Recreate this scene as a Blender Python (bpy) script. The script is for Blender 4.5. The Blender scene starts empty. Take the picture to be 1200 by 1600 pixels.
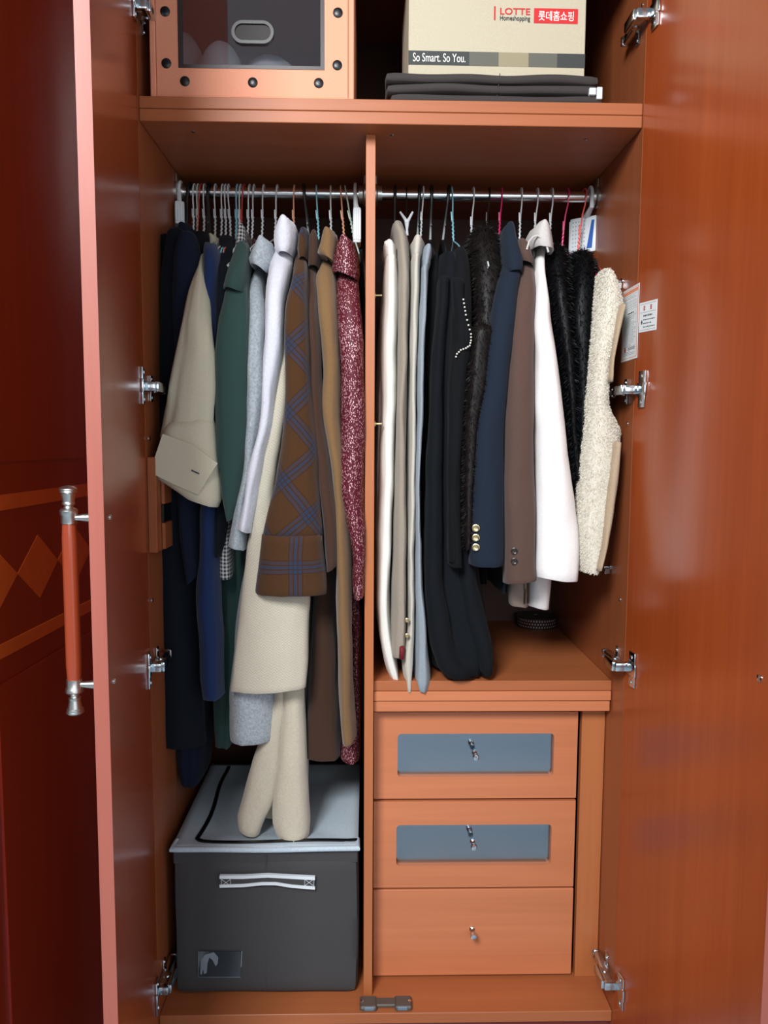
import bpy, bmesh, math, random
from mathutils import Vector, Matrix, noise

# ------------------------------------------------------------------ camera
S = bpy.context.scene
COL = S.collection
PITCH, YAW, ROLL = -0.09101369, -0.0222767, 0.0052335
CAM = Vector((0.4065849, -1.42678277, 1.13019521))
FPX = 1200.0
def _axes():
    cy, sy = math.cos(YAW), math.sin(YAW); cp, sp = math.cos(PITCH), math.sin(PITCH)
    f = Vector((-sy*cp, cy*cp, sp)); r = Vector((cy, sy, 0)); u = r.cross(f)
    cr, sr = math.cos(ROLL), math.sin(ROLL)
    return r*cr+u*sr, -r*sr+u*cr, f
RX, UX, FX = _axes()
cam_d = bpy.data.cameras.new('camera'); cam = bpy.data.objects.new('camera', cam_d); COL.objects.link(cam)
cam_d.sensor_fit = 'HORIZONTAL'; cam_d.sensor_width = 36; cam_d.lens = 36*FPX/1200; cam_d.clip_start = .05
M = Matrix((RX, UX, -FX)).transposed().to_4x4(); M.translation = CAM
cam.matrix_world = M
S.camera = cam

# ------------------------------------------------------------------ world, lights, exposure
S.view_settings.view_transform = 'Standard'; S.view_settings.look = 'None'
S.view_settings.gamma = 1; S.view_settings.exposure = 0.12; S.view_settings.use_curve_mapping = False
world = bpy.data.worlds.new('world'); S.world = world; world.use_nodes = True
bg = world.node_tree.nodes['Background']; bg.inputs[0].default_value = (.84, .92, 1, 1); bg.inputs[1].default_value = .23
def area(name, loc, target, sx, sy, power, color):
    d = bpy.data.lights.new(name, 'AREA'); d.shape = 'RECTANGLE'; d.size = sx; d.size_y = sy; d.energy = power; d.color = color
    o = bpy.data.objects.new(name, d); COL.objects.link(o); o.location = loc
    o.rotation_euler = (Vector(target)-Vector(loc)).to_track_quat('-Z', 'Y').to_euler()
    return o
area('ceiling_light', (-.32, -2.25, 2.40), (.5, .1, .8), .75, .75, 88, (.96, .98, 1))
area('window_light', (.9, -3.2, 1.5), (.5, .1, .9), 1.4, 1.3, 14, (.90, .96, 1))

# ------------------------------------------------------------------ pixel -> world at a real depth
def ray(x, y): return FX + RX*((x-600)/FPX) - UX*((y-800)/FPX)
def at(x, y, Y):
    d = ray(x, y); return CAM + d*((Y-CAM.y)/d.y)
def atX(x, y, X):
    d = ray(x, y); return CAM + d*((X-CAM.x)/d.x)
def atZ(x, y, Z):
    d = ray(x, y); return CAM + d*((Z-CAM.z)/d.z)
def atP(x, y, p, n):
    d = ray(x, y); return CAM + d*((p-CAM).dot(n)/d.dot(n))

# ------------------------------------------------------------------ object helpers
def tag(o, label=None, cat=None, group=None, kind=None):
    for k, v in (('label', label), ('category', cat), ('group', group), ('kind', kind)):
        if v: o[k] = v
    return o
def thing(name, label, cat, loc=(0, 0, 0), group=None):
    o = bpy.data.objects.new(name, None); o.empty_display_size = .03; COL.objects.link(o); o.location = loc
    return tag(o, label, cat, group)
def origin(o):
    v = Vector((0, 0, 0))
    while o is not None: v += Vector(o.location); o = o.parent
    return v
def mesh_obj(name, verts, faces, mat, parent=None, uvs=None, smooth=True, label=None, kind=None, mats=None, fm=None):
    off = origin(parent)
    me = bpy.data.meshes.new(name)
    me.from_pydata([tuple(Vector(v)-off) for v in verts], [], faces)
    for m in (mats or [mat]): me.materials.append(m)
    if fm: me.polygons.foreach_set('material_index', fm)
    me.polygons.foreach_set('use_smooth', [smooth]*len(me.polygons))
    if uvs:
        ul = me.uv_layers.new(name='UVMap')
        flat = []
        for p in me.polygons:
            for li in p.loop_indices: flat += uvs[p.index][li-p.loop_start]
        ul.data.foreach_set('uv', flat)
    me.update()
    o = bpy.data.objects.new(name, me); COL.objects.link(o)
    if parent: o.parent = parent
    if label: o['label'] = label
    if kind: o['kind'] = kind
    return o
class MB:
    """collects shapes in world coordinates and links them as one mesh object"""
    def __init__(s): s.v = []; s.f = []
    def add(s, v, f):
        b = len(s.v); s.v += [Vector(p) for p in v]; s.f += [tuple(i+b for i in q) for q in f]; return s
    def bm(s, bm, mat=None):
        if mat is not None: bm.transform(mat)
        bm.verts.ensure_lookup_table(); bm.verts.index_update()
        s.add([p.co.copy() for p in bm.verts], [[q.index for q in f.verts] for f in bm.faces]); bm.free(); return s
    def box(s, x0, x1, y0, y1, z0, z1, bev=0, seg=1, mat=None):
        bm = bmesh.new(); bmesh.ops.create_cube(bm, size=1)
        for p in bm.verts:
            p.co = Vector(((x0+x1)/2+p.co.x*(x1-x0), (y0+y1)/2+p.co.y*(y1-y0), (z0+z1)/2+p.co.z*(z1-z0)))
        if bev: bmesh.ops.bevel(bm, geom=bm.edges[:], offset=bev, segments=seg, profile=.5, affect='EDGES')
        return s.bm(bm, mat)
    def tube(s, pts, r, seg=8, cap=True):
        pts = [Vector(p) for p in pts]; n = len(pts); rr = r if isinstance(r, (list, tuple)) else [r]*n
        t0 = (pts[1]-pts[0]).normalized(); a = t0.orthogonal().normalized(); vs = []; fs = []
        for i, p in enumerate(pts):
            t = ((pts[min(i+1, n-1)]-p).normalized()+(p-pts[max(i-1, 0)]).normalized())
            t = t.normalized() if t.length > 1e-9 else t0
            a = (a-t*a.dot(t)).normalized(); b = t.cross(a)
            for k in range(seg):
                q = 2*math.pi*k/seg; vs.append(p+(a*math.cos(q)+b*math.sin(q))*rr[i])
        for i in range(n-1):
            for k in range(seg):
                k2 = (k+1) % seg; fs.append((i*seg+k, i*seg+k2, (i+1)*seg+k2, (i+1)*seg+k))
        if cap: fs += [tuple(range(seg))[::-1], tuple((n-1)*seg+k for k in range(seg))]
        return s.add(vs, fs)
    def lathe(s, c, axis, prof, seg=24):
        axis = Vector(axis).normalized(); a = axis.orthogonal().normalized(); b = axis.cross(a); c = Vector(c); vs = []; fs = []
        for (h, r) in prof:
            for k in range(seg):
                q = 2*math.pi*k/seg; vs.append(c+axis*h+(a*math.cos(q)+b*math.sin(q))*r)
        n = len(prof)
        for i in range(n-1):
            for k in range(seg):
                k2 = (k+1) % seg; fs.append((i*seg+k, i*seg+k2, (i+1)*seg+k2, (i+1)*seg+k))
        fs += [tuple(range(seg))[::-1], tuple((n-1)*seg+k for k in range(seg))]
        return s.add(vs, fs)
    def prism(s, poly, vec):
        n = len(poly); vec = Vector(vec); p = [Vector(q) for q in poly]
        return s.add(p+[q+vec for q in p], [tuple(range(n))[::-1], tuple(range(n, 2*n))]+[(i, (i+1) % n, n+(i+1) % n, n+i) for i in range(n)])
    def build(s, name, mat, parent=None, smooth=False, label=None, kind=None):
        return mesh_obj(name, s.v, s.f, mat, parent, None, smooth, label, kind)
def flat_smooth(o, ang=40):
    for p in o.data.polygons: p.use_smooth = True
    o.data.set_sharp_from_angle(angle=math.radians(ang)); return o
def recalc(o):
    bm = bmesh.new(); bm.from_mesh(o.data); bmesh.ops.recalc_face_normals(bm, faces=bm.faces[:]); bm.to_mesh(o.data); bm.free(); return o

# ------------------------------------------------------------------ materials
def lin(c):
    return tuple((x/255/12.92 if x/255 <= .04045 else ((x/255+.055)/1.055)**2.4) for x in c)+(1,)
def new_mat(name):
    m = bpy.data.materials.new(name); m.use_nodes = True; nt = m.node_tree
    return m, nt, nt.nodes['Principled BSDF']
def N(nt, t, **kw):
    n = nt.nodes.new(t)
    for k, v in kw.items(): setattr(n, k, v)
    return n
def plain(name, rgb, rough=.5, metal=0, coat=0, spec=.5):
    m, nt, b = new_mat(name)
    b.inputs['Base Color'].default_value = lin(rgb); b.inputs['Roughness'].default_value = rough
    b.inputs['Metallic'].default_value = metal; b.inputs['Coat Weight'].default_value = coat
    b.inputs['Specular IOR Level'].default_value = spec
    return m
def wood(name, c1, c2, stretch, rough=.35, coat=.0, scale=1, cr=.15):
    """laminate with grain drawn out along one axis; stretch = scale per axis"""
    m, nt, b = new_mat(name); L = nt.links
    tc = N(nt, 'ShaderNodeTexCoord'); mp = N(nt, 'ShaderNodeMapping'); mp.inputs['Scale'].default_value = [v*scale for v in stretch]
    L.new(tc.outputs['Object'], mp.inputs['Vector'])
    n1 = N(nt, 'ShaderNodeTexNoise'); n1.inputs['Scale'].default_value = 1; n1.inputs['Detail'].default_value = 6; n1.inputs['Roughness'].default_value = .65; n1.inputs['Distortion'].default_value = .6
    L.new(mp.outputs[0], n1.inputs['Vector'])
    mp2 = N(nt, 'ShaderNodeMapping'); mp2.inputs['Scale'].default_value = [v*.12*scale for v in stretch]
    L.new(tc.outputs['Object'], mp2.inputs['Vector'])
    n2 = N(nt, 'ShaderNodeTexNoise'); n2.inputs['Scale'].default_value = 1; n2.inputs['Detail'].default_value = 3
    L.new(mp2.outputs[0], n2.inputs['Vector'])
    ad = N(nt, 'ShaderNodeMix'); ad.data_type = 'FLOAT'; ad.inputs[0].default_value = .45
    L.new(n1.outputs[0], ad.inputs[2]); L.new(n2.outputs[0], ad.inputs[3])
    rp = N(nt, 'ShaderNodeValToRGB'); rp.color_ramp.elements[0].position = .3; rp.color_ramp.elements[1].position = .7
    rp.color_ramp.elements[0].color = lin(c1); rp.color_ramp.elements[1].color = lin(c2)
    L.new(ad.outputs[0], rp.inputs[0]); L.new(rp.outputs[0], b.inputs['Base Color'])
    b.inputs['Roughness'].default_value = rough; b.inputs['Coat Weight'].default_value = coat; b.inputs['Coat Roughness'].default_value = cr
    return m
def fabric(name, rgb, rgb2=None, scale=500, bump=.25, sheen=.15, rough=.9, mottled=.5):
    m, nt, b = new_mat(name); L = nt.links
    tc = N(nt, 'ShaderNodeTexCoord')
    n = N(nt, 'ShaderNodeTexNoise'); n.inputs['Scale'].default_value = scale; n.inputs['Detail'].default_value = 3
    L.new(tc.outputs['Object'], n.inputs['Vector'])
    rp = N(nt, 'ShaderNodeValToRGB'); rp.color_ramp.elements[0].position = .02+.3*mottled; rp.color_ramp.elements[1].position = .98-.3*mottled
    c2 = rgb2 or tuple(min(255, v*1.12+2) for v in rgb)
    rp.color_ramp.elements[0].color = lin(rgb); rp.color_ramp.elements[1].color = lin(c2)
    L.new(n.outputs[0], rp.inputs[0]); L.new(rp.outputs[0], b.inputs['Base Color'])
    bp = N(nt, 'ShaderNodeBump'); bp.inputs['Strength'].default_value = bump; bp.inputs['Distance'].default_value = .002
    L.new(n.outputs[0], bp.inputs['Height']); L.new(bp.outputs[0], b.inputs['Normal'])
    b.inputs['Roughness'].default_value = rough; b.inputs['Sheen Weight'].default_value = sheen; b.inputs['Specular IOR Level'].default_value = .2
    return m
def math_n(nt, op, a, bb=None):
    n = N(nt, 'ShaderNodeMath', operation=op)
    for i, v in enumerate((a, bb)):
        if v is None: continue
        if isinstance(v, (int, float)): n.inputs[i].default_value = v
        else: nt.links.new(v, n.inputs[i])
    return n.outputs[0]
def plaid(name, base, band, dark, period, ang, loc=(.5, .5)):
    m, nt, b = new_mat(name); L = nt.links
    uv = N(nt, 'ShaderNodeUVMap'); mp = N(nt, 'ShaderNodeMapping'); mp.inputs['Rotation'].default_value = (0, 0, ang)
    mp.inputs['Scale'].default_value = (1/period, 1/period, 1); mp.inputs['Location'].default_value = (loc[0], loc[1], 0)
    L.new(uv.outputs[0], mp.inputs['Vector']); sp = N(nt, 'ShaderNodeSeparateXYZ'); L.new(mp.outputs[0], sp.inputs[0])
    def ramp(v, stops):
        r = N(nt, 'ShaderNodeValToRGB'); r.color_ramp.interpolation = 'LINEAR'
        e = r.color_ramp.elements
        e[0].position = stops[0][0]; e[0].color = (stops[0][1],)*3+(1,); e[1].position = stops[-1][0]; e[1].color = (stops[-1][1],)*3+(1,)
        for p, c in stops[1:-1]:
            q = e.new(p); q.color = (c,)*3+(1,)
        L.new(math_n(nt, 'FRACT', v), r.inputs[0]); return r.outputs[0]
    st = [(0, 0), (.36, 0), (.38, .55), (.42, .55), (.44, 0), (.46, .15), (.475, .95), (.51, .95), (.53, .15), (.55, 0), (.57, .55), (.61, .55), (.63, 0), (1, 0)]
    dk = [(0, 0), (.34, 0), (.355, .8), (.37, 0), (.435, 0), (.45, .9), (.465, 0), (.53, 0), (.545, .9), (.56, 0), (.63, 0), (.645, .8), (.66, 0), (1, 0)]
    fx = ramp(sp.outputs[0], st); fy = ramp(sp.outputs[1], st); dx = ramp(sp.outputs[0], dk); dy = ramp(sp.outputs[1], dk)
    f = math_n(nt, 'MULTIPLY', math_n(nt, 'MINIMUM', math_n(nt, 'ADD', fx, fy), 1.0), .75); d = math_n(nt, 'MULTIPLY', math_n(nt, 'MAXIMUM', dx, dy), .8)
    no = N(nt, 'ShaderNodeTexNoise'); no.inputs['Scale'].default_value = 450; tc = N(nt, 'ShaderNodeTexCoord'); L.new(tc.outputs['Object'], no.inputs['Vector'])
    m1 = N(nt, 'ShaderNodeMix'); m1.data_type = 'RGBA'; m1.inputs[6].default_value = lin(base); m1.inputs[7].default_value = lin(tuple(v*1.25 for v in base)); L.new(no.outputs[0], m1.inputs[0])
    m2 = N(nt, 'ShaderNodeMix'); m2.data_type = 'RGBA'; L.new(f, m2.inputs[0]); L.new(m1.outputs[2], m2.inputs[6]); m2.inputs[7].default_value = lin(band)
    m3 = N(nt, 'ShaderNodeMix'); m3.data_type = 'RGBA'; L.new(d, m3.inputs[0]); L.new(m2.outputs[2], m3.inputs[6]); m3.inputs[7].default_value = lin(dark)
    L.new(m3.outputs[2], b.inputs['Base Color']); b.inputs['Roughness'].default_value = .95; b.inputs['Sheen Weight'].default_value = .15; b.inputs['Specular IOR Level'].default_value = .15
    bp = N(nt, 'ShaderNodeBump'); bp.inputs['Strength'].default_value = .2; bp.inputs['Distance'].default_value = .002; L.new(no.outputs[0], bp.inputs['Height']); L.new(bp.outputs[0], b.inputs['Normal'])
    return m
def speckle(name, base, spot, scale=330, thr=.62, metal=.5, ang=.7, stretch=2.2):
    """woven yarn with slanting bright flecks"""
    m, nt, b = new_mat(name); L = nt.links
    uv = N(nt, 'ShaderNodeUVMap'); mp = N(nt, 'ShaderNodeMapping'); mp.inputs['Rotation'].default_value = (0, 0, ang)
    mp.inputs['Scale'].default_value = (scale, scale/stretch, 1); L.new(uv.outputs[0], mp.inputs['Vector'])
    v = N(nt, 'ShaderNodeTexVoronoi'); v.inputs['Scale'].default_value = 1; L.new(mp.outputs[0], v.inputs['Vector'])
    n = N(nt, 'ShaderNodeTexWhiteNoise'); L.new(v.outputs['Color'], n.inputs['Vector'])
    lg = N(nt, 'ShaderNodeTexNoise'); lg.inputs['Scale'].default_value = 14; tc = N(nt, 'ShaderNodeTexCoord'); L.new(tc.outputs['Object'], lg.inputs['Vector'])
    s = math_n(nt, 'ADD', n.outputs[0], math_n(nt, 'MULTIPLY', math_n(nt, 'SUBTRACT', lg.outputs[0], .5), .3))
    f = math_n(nt, 'GREATER_THAN', s, thr)
    mx = N(nt, 'ShaderNodeMix'); mx.data_type = 'RGBA'; L.new(f, mx.inputs[0]); mx.inputs[6].default_value = lin(base); mx.inputs[7].default_value = lin(spot)
    L.new(mx.outputs[2], b.inputs['Base Color']); L.new(math_n(nt, 'MULTIPLY', f, metal), b.inputs['Metallic'])
    b.inputs['Roughness'].default_value = .55; b.inputs['Specular IOR Level'].default_value = .3
    bp = N(nt, 'ShaderNodeBump'); bp.inputs['Strength'].default_value = .5; bp.inputs['Distance'].default_value = .002; L.new(n.outputs[0], bp.inputs['Height']); L.new(bp.outputs[0], b.inputs['Normal'])
    return m
def check(name, c1, c2, period):
    m, nt, b = new_mat(name); L = nt.links
    uv = N(nt, 'ShaderNodeUVMap'); mp = N(nt, 'ShaderNodeMapping'); mp.inputs['Scale'].default_value = (1/period, 1/period, 1); L.new(uv.outputs[0], mp.inputs['Vector'])
    sp = N(nt, 'ShaderNodeSeparateXYZ'); L.new(mp.outputs[0], sp.inputs[0])
    a = math_n(nt, 'GREATER_THAN', math_n(nt, 'FRACT', sp.outputs[0]), .5); c = math_n(nt, 'GREATER_THAN', math_n(nt, 'FRACT', sp.outputs[1]), .5)
    f = math_n(nt, 'MULTIPLY', math_n(nt, 'ADD', a, c), .5)
    mx = N(nt, 'ShaderNodeMix'); mx.data_type = 'RGBA'; L.new(f, mx.inputs[0]); mx.inputs[6].default_value = lin(c1); mx.inputs[7].default_value = lin(c2)
    L.new(mx.outputs[2], b.inputs['Base Color']); b.inputs['Roughness'].default_value = .9
    return m
def herring(name, c1, c2, period):
    m, nt, b = new_mat(name); L = nt.links
    uv = N(nt, 'ShaderNodeUVMap'); sp = N(nt, 'ShaderNodeSeparateXYZ'); L.new(uv.outputs[0], sp.inputs[0])
    zz = math_n(nt, 'PINGPONG', sp.outputs[0], period)
    st = math_n(nt, 'FRACT', math_n(nt, 'DIVIDE', math_n(nt, 'ADD', sp.outputs[1], zz), period*.9))
    tc = N(nt, 'ShaderNodeTexCoord'); no = N(nt, 'ShaderNodeTexNoise'); no.inputs['Scale'].default_value = 500; L.new(tc.outputs['Object'], no.inputs['Vector'])
    f = math_n(nt, 'ADD', math_n(nt, 'MULTIPLY', math_n(nt, 'GREATER_THAN', st, .5), .35), math_n(nt, 'MULTIPLY', no.outputs[0], .75))
    mx = N(nt, 'ShaderNodeMix'); mx.data_type = 'RGBA'; L.new(f, mx.inputs[0]); mx.inputs[6].default_value = lin(c1); mx.inputs[7].default_value = lin(c2)
    L.new(mx.outputs[2], b.inputs['Base Color']); b.inputs['Roughness'].default_value = .95; b.inputs['Sheen Weight'].default_value = .2; b.inputs['Specular IOR Level'].default_value = .15
    bp = N(nt, 'ShaderNodeBump'); bp.inputs['Strength'].default_value = .35; bp.inputs['Distance'].default_value = .002; L.new(f, bp.inputs['Height']); L.new(bp.outputs[0], b.inputs['Normal'])
    return m
def pane_mat(name, tint, refl, rough=.05):
    m, nt, b = new_mat(name); L = nt.links; out = nt.nodes['Material Output']
    t = N(nt, 'ShaderNodeBsdfTransparent'); t.inputs[0].default_value = lin(tint)
    g = N(nt, 'ShaderNodeBsdfGlossy'); g.inputs[0].default_value = (.9, .95, 1, 1); g.inputs['Roughness'].default_value = rough
    mx = N(nt, 'ShaderNodeMixShader'); mx.inputs[0].default_value = refl
    L.new(t.outputs[0], mx.inputs[1]); L.new(g.outputs[0], mx.inputs[2]); L.new(mx.outputs[0], out.inputs[0])
    return m
VERT, HORI = (38, 38, 1.6), (1.6, 38, 38)
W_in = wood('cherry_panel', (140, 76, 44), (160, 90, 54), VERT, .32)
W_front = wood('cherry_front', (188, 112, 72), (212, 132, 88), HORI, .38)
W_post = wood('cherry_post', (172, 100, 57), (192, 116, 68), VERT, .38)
W_door = wood('cherry_door', (142, 60, 24), (168, 78, 34), VERT, .26, .25)
W_edge = wood('cherry_edge_sheen', (152, 80, 66), (166, 92, 76), VERT, .5, .05)  # pinkish tone: bluish window reflection put into the edge colour
W_dark = wood('mahogany_face', (104, 24, 11), (124, 32, 15), VERT, .3, .3)
W_inlay = wood('inlay_veneer', (168, 68, 24), (186, 82, 32), HORI, .3, .3)
CHROME = plain('chrome', (205, 212, 216), .16, 1)
STEEL = plain('brushed_nickel', (205, 205, 200), .32, 1)
DARKMETAL = plain('dark_steel', (58, 56, 52), .4, .8)
WHITEP = plain('white_plastic', (225, 232, 236), .4)
BLACKP = plain('black_plastic', (16, 17, 19), .35)
GREYP = plain('grey_plastic', (84, 76, 70), .5)
BLUEG = plain('catch_pad', (104, 122, 136), .35)
PAPER = plain('white_paper', (232, 236, 236), .6)
INKG = plain('grey_ink', (120, 132, 140), .7)
INKD = plain('dark_ink', (44, 50, 56), .7)
INKR = plain('red_ink', (196, 40, 44), .7)
INKO = plain('salmon_ink', (236, 150, 112), .7)
GOLD = plain('pale_gold', (214, 196, 150), .3, 1)
PEARL = plain('pearl', (232, 228, 220), .2, 0, .5)

# ------------------------------------------------------------------ setting
def struct(name, mb, mat): return tag(mb.build(name, mat), kind='structure')
PLASTER = plain('white_wallpaper', (226, 230, 236), .85)
FLOORM = wood('floor_vinyl', (150, 166, 178), (164, 180, 192), HORI, .4)
struct('floor', MB().box(-2.2, 2.2, -3.4, .72, -.14, -.08), FLOORM)
struct('wall_back', MB().box(-2.2, 2.2, .66, .72, -.08, 2.7), PLASTER)
struct('wall_right', MB().box(1.6, 1.66, -3.4, .66, -.08, 2.7), PLASTER)

# ------------------------------------------------------------------ wardrobe
W, DEP, ZS0, ZS1, ZT = .90, .60, 1.696, 1.738, 2.12
wd = thing('wardrobe', 'open cherry-wood wardrobe full of hanging clothes, both doors swung wide', 'wardrobe', (W/2, .3, -.08))
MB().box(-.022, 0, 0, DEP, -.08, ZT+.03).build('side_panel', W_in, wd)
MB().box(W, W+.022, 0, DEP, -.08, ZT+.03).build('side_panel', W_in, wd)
W_back = wood('shaded_back_board', (74, 40, 30), (86, 48, 35), VERT, .5)  # darker than the board's own brown: interior shade put into the colour
MB().box(0, W, DEP-.012, DEP, -.02, ZT).build('back_panel', W_back, wd)
MB().box(0, W, 0, DEP-.012, ZT, ZT+.03).build('top_panel', W_in, wd)
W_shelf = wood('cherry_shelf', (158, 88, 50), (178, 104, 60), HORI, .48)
MB().box(.0005, W-.0005, .001, DEP-.012, -.022, 0, .001).build('bottom_panel', W_shelf, wd)
MB().box(.0, W, .012, .03, -.08, -.022).build('plinth', W_dark, wd)
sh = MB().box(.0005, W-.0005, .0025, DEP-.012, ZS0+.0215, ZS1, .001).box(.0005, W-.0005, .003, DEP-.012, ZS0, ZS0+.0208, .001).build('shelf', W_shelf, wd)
DX0, DX1 = .4025, .4205
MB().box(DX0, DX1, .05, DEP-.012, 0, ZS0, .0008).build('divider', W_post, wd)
MB().box(0, W, .001, .02, 2.0, ZT).build('light_blocking_rail', W_in, wd)  # unseen rail added to keep light off the upper back wall
# drawer unit
ZD = .655
MB().box(DX1, W-.0005, .068, DEP-.012, .6345, ZD, .001).build('drawer_top', W_shelf, wd)
MB().box(DX1+.0005, W-.0015, .066, .4, .6145, .6338, .001).build('drawer_rail', W_front, wd)
MB().box(DX1+.0005, W-.003, .068, .4, .592, .6125, .001).build('drawer_rail', W_front, wd)
MB().box(.851, W-.001, .1, .118, 0, .5915, .001).build('filler_panel', W_post, wd)
MB().box(.835, .851, .14, .55, 0, .59).build('drawer_side', W_in, wd)
GLASSD = pane_mat('smoked_pane', (214, 230, 240), .24, .06)
INNER = plain('drawer_lining', (150, 160, 166), .6)
def rrect(cx, cz, hw, hh, r, n=5):
    out = []
    for (sx, sz, a0) in ((1, 1, 0), (-1, 1, 90), (-1, -1, 180), (1, -1, 270)):
        for k in range(n+1):
            a = math.radians(a0+90*k/n); out.append((cx+sx*(hw-r)+r*math.cos(a), cz+sz*(hh-r)+r*math.sin(a)))
    return out
def framed_front(x0, x1, z0, z1, win, y0, th):
    """drawer front with a rounded window: outer rectangle bridged to rounded hole"""
    hole = rrect((win[0]+win[1])/2, (win[2]+win[3])/2, (win[1]-win[0])/2, (win[3]-win[2])/2, .008)
    n = len(hole); cx, cz = (x0+x1)/2, (z0+z1)/2; outer = []
    for (hx, hz) in hole:
        outer.append((x1 if hx > (win[0]+win[1])/2 else x0, z1 if hz > (win[2]+win[3])/2 else z0))
    # spread the outer points so that faces stay planar: corners only, duplicates welded
    mb = MB(); vs = []; fs = []
    for yy in (y0, y0+th):
        vs += [(x, yy, z) for x, z in hole]; vs += [(x, yy, z) for x, z in outer]
    for i in range(n):
        j = (i+1) % n
        fs.append((i, j, n+j, n+i)); fs.append((2*n+i, 3*n+i, 3*n+j, 2*n+j)); fs.append((i, 2*n+i, 2*n+j, j)); fs.append((n+i, n+j, 3*n+j, 3*n+i))
    mb.add(vs, fs); return mb
def knob(parent, px, py, y0, tilt=0):
    p = at(px, py, y0-.028)
    mb = MB().lathe((p.x, y0, p.z), (0, -1, 0), [(0, .0055), (.004, .0055), (.006, .0032), (.015, .0036), (.018, .0062), (.027, .0066), (.030, .0055), (.031, .002)], 16)
    return flat_smooth(mb.build('knob', CHROME, parent))
for (pz, kx, ky, win) in (((.3955, .5795), 744, 1184, (621, 1146, 866, 1214)), ((.202, .3895), 741, 1325, (619, 1288, 862, 1353)), ((.006, .197), 740, 1464, None)):
    x0, x1 = .4225, .8435 if win is None else .8425
    if win:
        a = at(win[0], win[3], .1); b2 = at(win[2], win[1], .1)
        fr = framed_front(x0, x1, pz[0], pz[1], (a.x, b2.x, a.z, b2.z), .1, .018)
        o = fr.build('drawer', W_front, wd); bm = bmesh.new(); bm.from_mesh(o.data); bmesh.ops.remove_doubles(bm, verts=bm.verts[:], dist=1e-5); bmesh.ops.recalc_face_normals(bm, faces=bm.faces[:]); bm.to_mesh(o.data); bm.free()
        o['label'] = 'drawer with a smoked glass window'
        MB().box(a.x-.006, b2.x+.006, .112, .1155, a.z-.006, b2.z+.006).build('glass_pane', GLASSD, o)
        MB().box(x0+.012, x0+.022, .119, .54, pz[0]+.012, pz[1]-.03).box(x1-.022, x1-.012, .119, .54, pz[0]+.012, pz[1]-.03)\
            .box(x0+.022, x1-.022, .53, .54, pz[0]+.012, pz[1]-.03).build('drawer_box', INNER, o)
        MB().box(x0+.022, x1-.022, .119, .53, pz[0]+.012, pz[0]+.02).build('drawer_bottom', W_front, o)
    else:
        o = MB().box(x0, x1, .1, .118, pz[0], pz[1], .0012).build('drawer', W_front, wd); o['label'] = 'plain wooden bottom drawer'
    knob(o, kx, ky, .1)
# hanging rails with end brackets
RAIL = plain('satin_chrome', (236, 240, 242), .24, 1)
RY, RZ = .27, 1.6565
for (x0, x1) in ((0, DX0), (DX1, W)):
    o = flat_smooth(MB().tube([(x0+.001, RY, RZ), (x1-.001, RY, RZ)], .0112, 24).build('hanging_rail', RAIL, wd))
    for xb, s in ((x0, 1), (x1, -1)):
        mb = MB().lathe((xb, RY, RZ), (s, 0, 0), [(0, .024), (.004, .024), (.007, .0185), (.016, .0178), (.016, .0135)], 24)
        mb.box(min(xb, xb+s*.006), max(xb, xb+s*.006), RY-.016, RY+.016, RZ, RZ+.036, .002)
        flat_smooth(mb.build('rail_bracket', STEEL, o))
# doors
def door_frame(p_hinge, p_free, th, out):
    """in-plane axis, outward normal (away from the clothes side)"""
    ax = (p_free-p_hinge).normalized(); n = ax.cross(Vector((0, 0, 1)))
    if n.dot(out) < 0: n = -n
    return ax, n
def panel(ph, pf, n, th, z0, z1, inset=.0):
    a, b = Vector((ph.x, ph.y, z0)), Vector((pf.x, pf.y, z0))
    return MB().prism([a, b, b+n*th, a+n*th], (0, 0, z1-z0))
LH, LF = Vector((0.0, -.004, 0)), Vector((.0738, -.452, 0))
RH, RF = Vector((W, -.004, 0)), Vector((.9495, -.452, 0))
ZD0, ZD1 = -.045, 2.24
lax, ln = door_frame(LH, LF, .018, Vector((-1, 0, 0)))
rax, rn = door_frame(RH, RF, .018, Vector((1, 0, 0)))
def make_door(H, F, n, ax, mat, lab):
    L = (F-H).length
    o = panel(H, H+ax*(L-.0012), n, .0185, ZD0, ZD1).build('door', mat, wd); o['label'] = lab
    recalc(o)
    e = panel(H+ax*(L-.0012), F, n, .0185, ZD0, ZD1).build('edge_band', W_edge, o); recalc(e)
    return o
ldoor = make_door(LH, LF, ln, lax, W_door, 'left door seen almost edge-on')
rdoor = make_door(RH, RF, rn, rax, W_door, 'right door showing its plain inner face')
# handle on the left door's outer face
HY = -.425
ha, hb = at(107, 762, HY), at(118, 1112, HY)
hx0, hx1 = at(109, 815, HY), at(115, 1064, HY)
hc = (hx0+hx1)/2
def finial(z_base, sgn, name, x):
    pr = [(0, .0100), (.010, .0100), (.012, .0112), (.0165, .0116), (.019, .0100), (.0205, .0066), (.0225, .0058), (.0240, .0062), (.0250, .0080), (.0275, .0080), (.0285, .0074), (.039, .0092), (.0405, .0108), (.043, .0104), (.044, .0114), (.0455, .0112), (.0485, .007), (.0495, .002)]
    sc = 1.0
    mb = MB().lathe((x, HY, z_base), (0, 0, sgn), [(h*sc, r) for h, r in pr], 24)
    # post from the grip cap to the door face
    zc = z_base+sgn*.0075
    den = ln.x
    xt = LF.x+ln.x*.0185-(HY-LF.y)*ln.y/ln.x+ .0
    mb.lathe((x, HY, zc), (1, 0, 0), [(0, .0042), (.012, .0042), (xt-x-.004, .0062), (xt-x+.001, .0066)], 16)
    return flat_smooth(mb.build(name, STEEL, ldoor), 35)
t_, b_ = at(110, 818, HY), at(117, 1061, HY)
finial(t_.z, 1, 'handle_mount', hc.x); finial(b_.z, -1, 'handle_mount', hc.x)
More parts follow.
